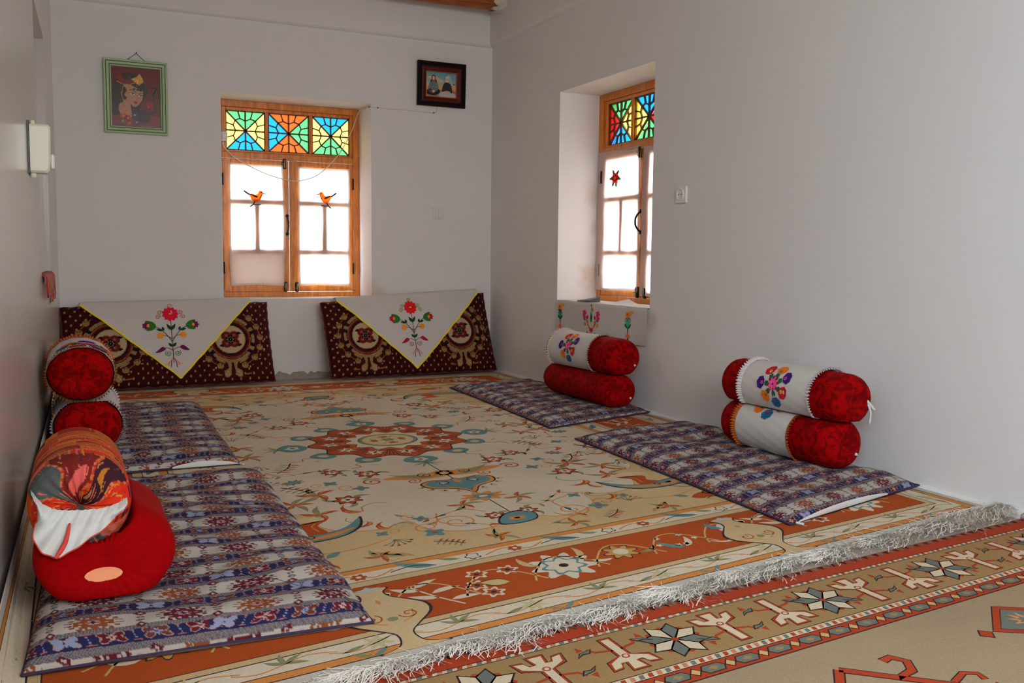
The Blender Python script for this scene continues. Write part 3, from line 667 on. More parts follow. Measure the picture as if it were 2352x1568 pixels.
            a.leaf(.0, -.05, .3, .1, .03, TEAL, .6); a.leaf(0, -.05, 2.6, .09, .025, CR, -.5)
        else:
            a.flower(0, .01, .05, 8, DK, .25); a.flower(0, .01, .045, 8, C(206, 160, 90), .25, dl=1); a.ell(0, .01, .025, .025, CR, 12, dl=2); a.leaf(.05, -.02, -.4, .08, .02, CR, .8); a.leaf(-.05, -.02, 3.5, .08, .02, SAGE, -.8)
    along(.302, .20, brd)
    # tall vases across the near and far borders
    for sy in (-1, 1):
        for u in (c0u-.575, c0u+.63):
            A.at(u, .04 if sy < 0 else CV-.04, 0 if sy < 0 else pi); 
            half = [(.075, 0), (.05, .012), (.025, .03), (.018, .08), (.05, .12), (.095, .17), (.10, .22), (.065, .265), (.035, .30), (.03, .335), (.045, .36)]
            P = half + [(-x, y) for x, y in half[::-1]]
            A.L = 6; A.poly(cat([(x*1.06+(.003 if x > 0 else -.003), y) for x, y in P], 3, True), DK); A.L = 7; A.poly(cat(P, 3, True), C(216, 190, 144))
            A.L = 8
            for s2 in (-1, 1): A.spiral(s2*.045, .18, .026, 1.3, .004, RUST, 1+s2, s2); A.stroke([(s2*.02, .14), (s2*.05, .16), (s2*.06, .20)], .004, ORG, sm=3)
            A.ell(0, .165, .014, .012, SAGE, 10); A.leaf(0, .26, 1.5, .03, .012, ORG); A.star(0, .36, .04, 5, C(190, 200, 196), .5, .3, sq=.5); A.home()
    root = thing('carpet', (-1.5, -2.3, 0), 'large ivory medallion carpet with brick red border covering most of the floor', 'carpet')
    A.mesh('pile', M['wool'], carp, root, 0, .00016)
    # underside and thickness of the edges
    V = []; F = []
    ed = [(0, 0), (CU, 0), (CU, CV), (0, CV)]; loop = []
    for (a, b) in zip(ed, ed[1:]+ed[:1]):
        for i in range(60): t = i/60; loop.append((a[0]+(b[0]-a[0])*t, a[1]+(b[1]-a[1])*t))
    for u, v in loop: p = carp(u, v); V += [p, (p[0], p[1], max(.001, p[2]-.0095))]
    n = len(loop); F = [(2*i, 2*i+1, 2*((i+1) % n)+1, 2*((i+1) % n)) for i in range(n)]
    mk('edge_binding', V, F, M['fringe'], root)
    # knotted white fringe at the near end: far too many threads to count
    rr = random.Random(9); V = []; F = []
    for i in range(6800):
        u = rr.uniform(.0, 2.93); x, y, z = carp(u, 0)
        L = rr.uniform(.035, .125)*(1.15 - .10*u)*(.8+.25*sin(u*23)+.2*sin(u*61+1)) + (.03 if u < .5 else 0); ang = -pi/2 + .15 + rr.gauss(0, .6) + .4*sin(u*14+3*sin(u*5)); wd = rr.uniform(.0005, .0011)
        px, py, pz = x+rr.uniform(-.002, .002), y+rr.uniform(0, .012), z+rr.uniform(.0005, .003); b = len(V); ns = 6; top = rr.uniform(0, .005)*(1+sin(u*31)) if u > .4 else rr.uniform(0, .022)
        for k in range(ns+1):
            t = k/ns; nx, ny = -sin(ang), cos(ang)
            zz = .012 + (pz-.012)*(1-t) + top*sin(pi*min(1, t*1.1))*.9 + .002*rr.random()
            V += [(min(px+nx*wd, -.004), py+ny*wd, zz), (min(px-nx*wd, -.004), py-ny*wd, zz+.0006)]
            px += cos(ang)*L/ns; py += sin(ang)*L/ns; ang += rr.gauss(0, .5)
        F += [(b+2*k, b+2*k+1, b+2*k+3, b+2*k+2) for k in range(ns)]
    fr = mk('fringe', V, F, M['fringe'], root); fr['kind'] = 'stuff'
carpet()

# ------------------------------------------------------------------ tan tribal rug in front
def rug2():
    RED, GR, BG, BG2, BK, WH = C(182, 66, 34), C(116, 122, 114), C(168, 136, 90), C(168, 148, 118), C(52, 40, 36), C(224, 208, 178)
    A = Art()
    W = 2.92
    def st(d0, d1, col): 
        for i in range(30): A.rect(W*i/30, d0, W*(i+1)/30, d1, col)
    st(-.05, .012, RED); st(.012, .015, BK); st(.015, .026, WH); st(.026, .029, BK); st(.029, .224, BG); st(.224, .227, BK); st(.227, .248, WH); st(.248, .251, BK); st(.251, .302, RED); st(.302, .306, BK); st(.306, 2.3, BG2)
    A.L = 1
    n = 130
    for i in range(n):
        x = W*i/n; c_ = (RED, GR, C(214, 130, 90))[i % 3]
        A.poly([(x, -.046), (x+.011, -.025), (x+.022, -.046)], BK if i % 2 else GR)
        A.poly([(x+.002, .0155), (x+.014, .0155), (x+.017, .0255), (x+.005, .0255)], c_); A.poly([(x+.002, .230), (x+.014, .230), (x+.018, .246), (x+.006, .246)], c_)
    for i in range(31):
        x = .02+i*.0945
        A.poly([(x-.034, .276), (x-.022, .259), (x+.022, .259), (x+.034, .276), (x+.022, .294), (x-.022, .294)], BK); A.poly([(x-.030, .276), (x-.02, .262), (x+.02, .262), (x+.030, .276), (x+.02, .291), (x-.02, .291)], GR, 1); A.poly([(x-.014, .276), (x, .267), (x+.014, .276), (x, .286)], BG, 2)
        y = x+.047; A.poly([(y-.016, .276), (y, .258), (y+.016, .276), (y, .294)], BK); A.poly([(y-.012, .276), (y, .262), (y+.012, .276), (y, .290)], C(214, 178, 120), 1)
    def plant(x, sg):
        A.at(x, .127, 0 if sg > 0 else pi, 1, 1); A.L = 1
        for grow, col, dl in ((.006, BK, 0), (.0035, RED, 1), (-.002, WH, 2)):
            g = grow
            A.poly([(-.012-g, -.075-g), (.012+g, -.075-g), (.012+g, .01), (.05+g, .03-g), (.058+g, .062+g), (.035, .058+g), (.028, .04+g), (.012+g, .04), (.018+g, .075+g), (-.018-g, .075+g), (-.012-g, .04), (-.028, .04+g), (-.035, .058+g), (-.058-g, .062+g), (-.05-g, .03-g), (-.012-g, .01)], col, dl)
        A.ell(0, .015, .010, .010, RED, 10, dl=3); A.ell(0, .015, .006, .006, WH, 10, dl=4)
        for s2 in (-1, 1):
            A.stroke([(s2*.01, -.02), (s2*.05, -.03), (s2*.062, -.05)], .008, RED, 1); 
            A.poly([(s2*.05, -.05), (s2*.085, -.042), (s2*.10, -.02), (s2*.08, -.032), (s2*.062, -.03)], BK, 2); A.poly([(s2*.055, -.047), (s2*.083, -.040), (s2*.094, -.026), (s2*.08, -.036), (s2*.064, -.034)], GR, 3); A.poly([(s2*.07, -.05), (s2*.08, -.07), (s2*.088, -.046)], RED, 1)
        A.home()
    for i in range(-1, 7):
        x = .205+.47*i
        A.L = 1
        for k in range(8): 
            t = k*pi/4+pi/8; A.at(x, .127, t); col = (WH, GR)[k % 2]; A.poly([(.0, 0), (.05, -.024), (.088, 0), (.05, .024)], BK, 0); A.poly([(.008, 0), (.05, -.019), (.08, 0), (.05, .019)], col, 1)
            A.at(x, .127, t+pi/8); A.poly([(.03, 0), (.062, -.011), (.07, 0), (.062, .011)], RED, 0)
        A.home(); A.poly([(x-.011, .127), (x, .116), (x+.011, .127), (x, .138)], RED, 2)
        plant(x+.145, 1); plant(x+.325, -1)
    # hooked field medallions
    def hook(x, y, s, col, inn):
        A.at(x, y, 0, s); A.L = 1
        for fx in (-1, 1):
            for fy in (-1, 1):
                P = [(0, .22*fy), (fx*.10, .12*fy), (fx*.16, .13*fy), (fx*.19, .17*fy), (fx*.17, .205*fy), (fx*.135, .2*fy)]
                A.stroke(P, .030, BK); A.stroke(P, .022, col, 1)
                P = [(fx*.10, .12*fy), (fx*.22, 0)]; A.stroke(P, .030, BK); A.stroke(P, .022, col, 1)
                P = [(fx*.20, .04*fy), (fx*.26, .06*fy), (fx*.29, .04*fy), (fx*.28, .012*fy)]; A.stroke(P, .022, BK); A.stroke(P, .015, col, 1)
        A.poly([(-.14, 0), (0, -.12), (.14, 0), (0, .12)], BK, 2); A.poly([(-.13, 0), (0, -.11), (.13, 0), (0, .11)], col, 3); A.star(0, 0, .06, 8, inn, .5, dl=4); A.star(0, 0, .03, 8, GR, .5, dl=5)
        A.home()
    def diamond(x, y, s):
        A.at(x, y, 0, s); A.L = 1
        A.poly([(-.17, 0), (0, -.12), (.17, 0), (0, .12)], BK); A.poly([(-.165, 0), (0, -.115), (.165, 0), (0, .115)], RED, 1); A.poly([(-.13, 0), (0, -.09), (.13, 0), (0, .09)], BK, 2); A.poly([(-.127, 0), (0, -.087), (.127, 0), (0, .087)], GR, 3); A.star(0, 0, .06, 10, C(214, 150, 110), .5, dl=4); A.star(0, 0, .035, 8, GR, .5, dl=5)
        for sx in (-1, 1): A.poly([(sx*.17, 0), (sx*.2, -.03), (sx*.23, 0), (sx*.2, .03)], BK, 1); A.poly([(sx*.175, 0), (sx*.2, -.024), (sx*.224, 0), (sx*.2, .024)], RED, 2)
        A.home()
    hook(1.40, .60, .85, RED, BG2); diamond(.80, .455, .8); hook(2.15, .66, .85, GR, RED); diamond(.3, .62, .8); diamond(1.83, .95, .9); hook(.9, 1.05, 1, RED, BG2); hook(1.5, 1.4, 1, GR, BG2); diamond(1.1, .72, .35); diamond(2.6, .5, .7)
    fn = lambda u, d, h=0: (-.02-u, -4.392-.1065*u-d, .006+h)
    root = thing('rug', (-1.5, -5.4, 0), 'tan tribal rug with rosette border lying in front of the ivory carpet', 'carpet')
    A.mesh('pile', M['wool'], fn, root, 0, .00018)
    mb = MB(); c = [fn(0, -.05), fn(W, -.05), fn(W, 2.3), fn(0, 2.3)]
    mb.add(c+[(p[0], p[1], .0005) for p in c], [(0, 1, 5, 4), (1, 2, 6, 5), (2, 3, 7, 6), (3, 0, 4, 7), (4, 5, 6, 7)]); mb.build('edge_binding', M['fringe'], root)
rug2()

# ------------------------------------------------------------------ floor mattresses
def quilt_tile():
    A = Art(); U, V = .344, .131
    WHT, NAVY, GRY, RST, MAR, PUR, LB, PK, DKC = C(200, 194, 186), C(40, 40, 86), C(140, 134, 138), C(150, 82, 46), C(104, 28, 48), C(84, 44, 76), C(146, 164, 204), C(216, 172, 166), C(58, 46, 64)
    A.rect(0, .057, U, .131, GRY)
    for i in range(86):
        x = i*U/86
        for y0, y1 in ((.058, .078), (.115, .131)): A.poly([(x, y0), (x+.0018, y0), (x+.0042, y1), (x+.0024, y1)], C(96, 88, 96), 0)
    A.L = 1; A.rect(0, .077, U, .1155, NAVY)
    for i in range(8):
        x = (i+.5)*U/8
        if i % 2: 
            col = (MAR, LB, MAR, C(110, 60, 50))[i//2]; A.L = 2
            for s in (-1, 1):
                A.ell(x+s*.014, .1065, .0135, .0095, C(190, 150, 140), 10, s*.5); A.ell(x+s*.014, .0915, .0135, .0085, C(190, 150, 140), 10, -s*.5)
            A.L = 3
            for s in (-1, 1):
                A.ell(x+s*.014, .1065, .0115, .0075, col, 10, s*.5); A.ell(x+s*.014, .0915, .0115, .0065, col, 10, -s*.5)
            A.L = 4; A.star(x, .099, .014, 4, PK if i % 4 == 1 else LB, .35); A.ell(x, .099, .003, .003, DKC, 6)
        else:
            A.L = 2
            for dy in (-.009, 0, .009): A.ell(x, .099+dy, .0026, .0026, LB, 6)
            A.poly([(x-.012, .0815), (x, .086), (x+.012, .0815)], C(190, 110, 100)); A.poly([(x-.012, .1165), (x, .112), (x+.012, .1165)], C(190, 110, 100))
    cy = .0285
    for i in range(4):
        x = (i+.5)*U/4; A.L = 3
        if i % 2 == 0:
            col = (RST, MAR, PUR)[0 if i == 0 else 1]
            A.rect(x-.038, cy-.010, x+.038, cy+.010, col); A.rect(x-.029, cy-.020, x+.029, cy+.020, col); A.rect(x-.018, cy-.028, x+.018, cy+.028, col)
            for s in (-1, 1):
                for t in (-1, 1):
                    A.ell(x+s*.029, cy+t*.025, .006, .0052, col, 8); A.rect(x+s*.040, cy+t*.004, x+s*.054, cy+t*.0078, C(90, 60, 66)); A.ell(x+s*.041, cy+t*.0155, .006, .004, col, 8)
                    A.ell(x+s*.010, cy+t*.021, .0035, .0032, WHT, 8, dl=1); A.ell(x+s*.026, cy+t*.012, .0035, .0026, WHT, 8, dl=1)
            A.L = 5; A.star(x, cy, .017, 8, PK, .5, sq=.8); A.star(x, cy, .010, 4, NAVY, .4); A.rect(x-.027, cy-.002, x-.020, cy+.002, WHT); A.rect(x+.020, cy-.002, x+.027, cy+.002, WHT)
        else:
            A.poly([(x-.013, cy+.028), (x, cy+.015), (x+.013, cy+.028), (x, cy+.041)], MAR); A.poly([(x-.0045, cy+.028), (x, cy+.0225), (x+.0045, cy+.028), (x, cy+.0335)], WHT, 1)
            A.poly([(x-.013, cy-.028), (x, cy-.015), (x+.013, cy-.028), (x, cy-.041)], MAR); A.poly([(x-.0045, cy-.028), (x, cy-.0225), (x+.0045, cy-.028), (x, cy-.0335)], WHT, 1)
            for s in (-1, 1): A.ell(x, cy+s*.007, .0095, .005, C(96, 92, 100), 10); A.ell(x, cy+s*.007, .004, .0017, WHT, 6, dl=1)
    return A.raster(0, 0, U, V, .0012, WHT, True), U, V
QT, QU, QV = quilt_tile()
def mattress(corners, th, seed, label, v0=0, lump=.010, zip_=None, res=.0034, sag=0):
    """corners: near-left, near-right, far-right, far-left on the floor"""
    nl_, nr, fr_, fl = [np.array(c, float) for c in corners]
    Wd, Ln = np.linalg.norm(nr-nl_), np.linalg.norm(fl-nl_); N, Mm = int(Wd/res), int(Ln/res)
    rs = np.random.RandomState(seed); ph = rs.uniform(0, 6.28, 12)
    def surf(s, t):
        e = np.clip(1-np.abs(2*s-1)**9, 0, 1)**.5*np.clip(1-np.abs(2*t-1)**16, 0, 1)**.5
        ps = .5+(s-.5)*(1-.018*np.sin(np.pi*t)**.5); pt = .5+(t-.5)*(1-.010*np.sin(np.pi*s)**.5)
        X = (1-pt)[..., None]*((1-ps)[..., None]*nl_+ps[..., None]*nr)+pt[..., None]*((1-ps)[..., None]*fl+ps[..., None]*fr_)
        u, v = s*Wd, t*Ln
        b = np.sin(13*v+ph[0]+2.0*np.sin(4*u+ph[1]))*.5+np.sin(24*v+5*u+ph[2]+1.3*np.sin(7*u+ph[4]))*.4+np.sin(9*u+ph[3])*np.sin(5*v+ph[5])*.6+.25*np.sin(40*v+9*np.sin(6*u+ph[6])+ph[7])
        z = .014+(th-.014)*e*(1-sag*np.abs(2*t-1)**3)+lump*b*e
        return X, np.maximum(z, .013)+.0*u, u, v
    dense = lambda n, k: np.concatenate([np.linspace(0, k, 16)[:-1], np.linspace(k, 1-k, n-29), np.linspace(1-k, 1, 16)[1:]])
    N, Mm = N+30, Mm+30
    S, T = np.meshgrid(dense(N+1, .02), dense(Mm+1, .010))
    X, z, u, v = surf(S, T)
    zz = np.minimum(z, th)
    u = u + np.where(S < .5, zz, 2*th-zz)*.8; v = v + np.where(T < .5, zz, 2*th-zz)*.8
    vv = v + v0 + .010*np.sin(5*u+ph[8])*np.sin(4*v+ph[9])
    uu = u + .03 + .006*np.sin(6*v+ph[10])
    ii = ((uu % QU)/QU*QT.shape[1]).astype(int) % QT.shape[1]; jj = ((vv % QV)/QV*QT.shape[0]).astype(int) % QT.shape[0]
    col = QT[jj, ii]
    sw = (np.floor(vv/QV).astype(int) % 2 == 1)           # alternate rows shift colours
    ii2 = (((uu+QU/2) % QU)/QU*QT.shape[1]).astype(int) % QT.shape[1]; col = np.where(sw[..., None], QT[jj, ii2], col)
    Vt = np.concatenate([X, z[..., None]], -1).reshape(-1, 3)
    idx = np.arange((N+1)*(Mm+1)).reshape(Mm+1, N+1)
    Ft = np.stack([idx[:-1, :-1], idx[:-1, 1:], idx[1:, 1:], idx[1:, :-1]], -1).reshape(-1, 4)
    # underside
    n2, m2 = 24, 48; S2, T2 = np.meshgrid(np.linspace(0, 1, n2+1), np.linspace(0, 1, m2+1)); X2, z2, _, _ = surf(S2, T2)
    e2 = np.clip(np.minimum(np.minimum(S2, 1-S2)*14, np.minimum(T2, 1-T2)*26), 0, 1)
    zb = .0135 + (.0125-.0135)*e2
    Vb = np.concatenate([X2, zb[..., None]], -1).reshape(-1, 3); ib = np.arange((n2+1)*(m2+1)).reshape(m2+1, n2+1)+len(Vt)
    Fb = np.stack([ib[:-1, :-1], ib[1:, :-1], ib[1:, 1:], ib[:-1, 1:]], -1).reshape(-1, 4)
    cb = np.tile(np.array(C(120, 115, 118), np.float32), (len(Vb), 1))
    ctr = (nl_+nr+fr_+fl)/4
    root = thing('floor_mattress', (ctr[0], ctr[1], .012), label, 'mattress', 'floor mattresses along the walls')
    mk('mattress_body', np.concatenate([Vt, Vb]), np.concatenate([Ft, Fb]).astype(np.int32), M['quilt'], root, vcol=np.concatenate([col.reshape(-1, 4), cb]))
    f1 = lambda s, t: (lambda a, b, c, d: (a[0], a[1], float(b)))(*surf(np.array(float(s)), np.array(float(t))))
    # piping along the seam
    mb = MB(); P = []
    for a, b in (((0, 0), (1, 0)), ((1, 0), (1, 1)), ((1, 1), (0, 1)), ((0, 1), (0, 0))):
        for i in range(40): t = i/40; p = f1(a[0]+(b[0]-a[0])*t, a[1]+(b[1]-a[1])*t); P.append((p[0], p[1], .0165))
    mb.tube(P+[P[0]], .0035, 6); mb.build('piping', M['piping'], root, True)
    if zip_:
        s0, s1 = zip_; V = []; n = 26
        nrm = np.array([nr[1]-nl_[1], -(nr[0]-nl_[0])])/Wd
        for i in range(n+1):
            t = i/n; a = f1(s0+(s1-s0)*t, .0008); wd = .021*math.sin(pi*min(1, t*.94+.06))**.7
            V += [(a[0]+nrm[0]*.0065, a[1]+nrm[1]*.0065, .0165), (a[0]+nrm[0]*.0095, a[1]+nrm[1]*.0095, .0165+wd*.5), (a[0]+nrm[0]*.006, a[1]+nrm[1]*.006, .0165+wd)]
        zo = mk('zip_opening', V, [(3*i+k, 3*i+3+k, 3*i+4+k, 3*i+1+k) for i in range(n) for k in (0, 1)], M['lining'], root); zo['label'] = 'white lining showing through the open end seam'
        a = f1(s1, 0); mb = MB(); mb.tube(cat([(a[0], a[1]-.006, .019), (a[0]+.006, a[1]-.016, .018), (a[0]+.012, a[1]-.028, .0175)], 3), .004, 6); mb.build('zip_pull', M['lining'], zo, True)
    return root
M['piping'] = simple('dark_piping', C(58, 44, 74), .9, bmp=.5)
mattress([(-2.912, -4.345), (-2.215, -4.36), (-2.185, -2.85), (-2.865, -2.85)], .080, 1, 'patterned mattress under the patchwork bolster, nearest on the left', v0=.030, lump=.010, res=.0026)
mattress([(-2.885, -2.61), (-2.222, -2.602), (-2.19, -1.055), (-2.86, -1.055)], .068, 2, 'patterned mattress along the left wall, the far one behind the patchwork bolster', v0=.02, lump=.008, zip_=(.62, .995))
mattress([(-.806, -4.125), (-.012, -3.915), (-.035, -2.50), (-.752, -2.655)], .050, 3, 'patterned mattress under the near right bolsters, its white zip edge open', v0=.072, lump=.009, zip_=(.72, .03))
mattress([(-.733, -2.378), (-.016, -2.16), (-.03, -.78), (-.665, -.885)], .050, 4, 'patterned mattress below the side window in the far right corner', v0=.03, lump=.008)

# ------------------------------------------------------------------ wall cushions with dark velour covers
def medallion(A, x, y):
    BG, GD, OR, CRM, BK, BR = C(56, 3, 7), C(150, 118, 70), C(160, 92, 40), C(186, 160, 132), C(22, 18, 24), C(104, 26, 24)
    A.L = 2; g_at = A.at; SC = 1.13; A.at = lambda X_, Y_, t_=0: g_at(x+(X_-x)*SC, y+(Y_-y)*SC, t_, SC); A.at(x, y)
    A.ell(0, 0, .135, .135, C(150, 124, 80), 48); A.ell(0, 0, .117, .117, BG, 48, dl=1); A.ell(0, 0, .112, .112, OR, 48, dl=2); A.ell(0, 0, .107, .107, BR, 48, dl=3); A.ell(0, 0, .098, .098, BG, 44, dl=4); A.ell(0, 0, .089, .089, BK, 44, dl=5); A.ell(0, 0, .083, .083, GD, 40, dl=6); A.ell(0, 0, .079, .079, CRM, 40, dl=7)
    for t in (.45, pi-.45, -.45, pi+.45, 0):
        if t: 
            for dt in (-.16, 0, .16): A.at(x, y, t+dt); A.rect(.113, -.011, .14, .011, BK if dt else GD, 8)
    A.at(x, y)
    for k in range(40): t = 2*pi*k/40; A.ell(.126*cos(t), .126*sin(t), .003, .003, C(110, 84, 50), 6, dl=7)
    A.L = 10
    for i in range(4):
        t = pi/4+i*pi/2; A.ell(.030*cos(t), .030*sin(t), .029, .029, GD, 16); A.ell(.030*cos(t), .030*sin(t), .026, .026, BR, 16, dl=1); A.ell(.032*cos(t), .032*sin(t), .007, .007, C(200, 110, 90), 10, dl=2); A.ell(.032*cos(t), .032*sin(t), .004, .004, BG, 8, dl=3); A.leaf(.05*cos(t), .05*sin(t), t+.9*(1 if i % 2 else -1), .03, .016, BK, 0, 1)
    A.L = 13; A.ell(0, 0, .026, .026, BK, 16); A.star(0, 0, .022, 8, GD, .6, dl=1); A.ell(0, 0, .014, .014, BK, 12, dl=2); A.ell(0, 0, .003, .003, CRM, 6, dl=3)
    A.L = 2
    for s in (-1, 1):              # laurel stems with leaves climbing both sides
        pts = [(s*.168*sin(t), -.168*cos(t)) for t in [.3+.23*k for k in range(11)]]; A.stroke(pts, .004, OR, 0)
        for k, t in enumerate((.42, .85, 1.25, 1.62, 2.0, 2.4)):
            px, py = s*.168*sin(t), -.168*cos(t); A.at(x+px, y+py, 0); A.ell(0, 0, .018, .018, C(146, 112, 62), 12, dl=1); A.ell(0, 0, .015, .015, C(92, 48, 30), 12, dl=2)
            for b in (-.6, 0, .6): A.leaf(0, -.016, pi/2+b, .034, .010, GD, 0, 3)
            A.ell(s*.026, -.01, .0045, .0045, CRM, 6, dl=2); A.at(x, y)
        A.blob([(s*.006, -.12), (s*.03, -.13), (s*.022, -.165), (s*.05, -.185), (s*.045, -.215), (s*.02, -.212), (s*.012, -.19)], GD, 3); A.spiral(s*.035, -.20, .015, 1.1, .004, CRM, 1.5, s, 4)
        A.blob([(s*.05, -.125), (s*.09, -.108), (s*.075, -.125), (s*.04, -.14)], GD, 3); A.leaf(s*.01, .13, pi/2-s*.9, .06, .02, GD, 0, 3); A.stroke([(s*.06, -.205), (s*.1, -.2)], .006, OR, 2)
    A.at = g_at; A.home()
def poshti_art(W, H):
    A = Art(); GD = C(164, 140, 70)
    for j in range(int(H/.030)+1):
        for i in range(int(W/.055)+2):
            x, y = -W/2+.02+.055*i+(.0275 if j % 2 else 0), .018+.030*j; A.ell(x, y, .0062, .0075, GD, 8)
    A.L = 1
    for sx in (-1, 1): 
        A.ell(sx*.355, .262, .20, .205, C(58, 3, 7), 40); medallion(A, sx*.355, .275)
    return A.raster(-W/2, 0, W/2, H, .0025, C(58, 3, 7))
PW, PH, PT = 1.225, .535, .10
PIMG = poshti_art(PW, PH)
def poshti(cx, y0, rz, tilt, hs, label, skew=0):
    ca, sa, ct, st = cos(rz), sin(rz), cos(tilt), sin(tilt)
    def F(a, b, h):              # a across, b up the face, h out of the face
        ya, zz = b*hs(a)*st-h*ct, b*hs(a)*ct+h*st
        aa = a+skew*b
        return (cx+aa*ca-ya*sa, y0+aa*sa+ya*ca, .028+zz)
    def bul(a, b):
        s, t = 2*a/PW, 2*b/PH-1
        e = max(0, (1-abs(s)**10))**.5*max(0, (1-abs(t)**6))**.5
        return PT/2*(.12+.88*e)*(1-.10*cos(3*s)*cos(2*t)) + .003*sin(17*a+3*t)*e
    N, Mm = 400, 176
    V = []; cols = np.zeros((0, 4))
    As = np.linspace(-PW/2, PW/2, N+1); Bs = np.linspace(0, PH, Mm+1)
    for b in Bs:
        for a in As: 
            wob = .004*sin(a*70)*(abs(2*b/PH-1) > .97)
            V.append(F(a*(1-.015*(1-abs(2*b/PH-1)**4)), b+wob, bul(a, b)))
    ii = np.clip(((As+PW/2)/PW*PIMG.shape[1]).astype(int), 0, PIMG.shape[1]-1); jj = np.clip((Bs/PH*PIMG.shape[0]).astype(int), 0, PIMG.shape[0]-1)
    col = PIMG[jj][:, ii].reshape(-1, 4)
    idx = np.arange((N+1)*(Mm+1)).reshape(Mm+1, N+1); Ft = np.stack([idx[:-1, :-1], idx[:-1, 1:], idx[1:, 1:], idx[1:, :-1]], -1).reshape(-1, 4)
    root = thing('wall_cushion', (cx, y0, .012), label, 'cushion', 'wall cushions leaning on the back wall')
    mk('cushion_face', V, Ft.astype(np.int32), M['poshti'], root, vcol=col)
    V2 = []; n2, m2 = 40, 20
    for j in range(m2+1):
        for i in range(n2+1): a, b = -PW/2+PW*i/n2, PH*j/m2; V2.append(F(a*(1-.015*(1-abs(2*b/PH-1)**4)), b, -bul(a, b)*.8))
    ix = np.arange((n2+1)*(m2+1)).reshape(m2+1, n2+1); F2 = np.stack([ix[:-1, :-1], ix[1:, :-1], ix[1:, 1:], ix[:-1, 1:]], -1).reshape(-1, 4)
    # side strip closes front and back together
    rim = []; L = [(-PW/2+PW*i/60, 0) for i in range(60)]+[(PW/2, PH*i/30) for i in range(30)]+[(PW/2-PW*i/60, PH) for i in range(60)]+[(-PW/2, PH-PH*i/30) for i in range(30)]
    b0 = len(V2)
    for a, b in L: q = a*(1-.015*(1-abs(2*b/PH-1)**4)); V2 += [F(q, b, bul(a, b)), F(q, b, -bul(a, b)*.8)]
    n = len(L); faces = F2.tolist()+[(b0+2*i, b0+2*i+1, b0+2*((i+1) % n)+1, b0+2*((i+1) % n)) for i in range(n)]
    mk('cushion_back', V2, faces, M['maroon'], root)
    mb = MB(); P = [F(a*(1-.012*(1-abs(2*b/PH-1)**4)), b, bul(a, b)*.6) for a, b in L]; mb.tube(P+[P[0]], [.006+.002*sin(i*1.7) for i in range(n+1)], 8); mb.build('piping', M['maroon'], root, True)
    return F, bul
M['maroon'] = simple('maroon_velour', C(92, 12, 20), .85, noise=.2, nscale=80, bmp=.5, bscale=300, sheen=.2)
FL, BL_ = poshti(-2.245, -.315, math.radians(2.6), math.radians(24), lambda a: .985+.03*a, 'dark maroon wall cushion in the left corner, gold-dotted, under an embroidered cloth')
FR, BR_ = poshti(-.660, -.262, math.radians(3.4), math.radians(20), lambda a: 1.02+.09*a, 'dark maroon wall cushion beside the right corner, under an embroidered cloth', skew=-.03)
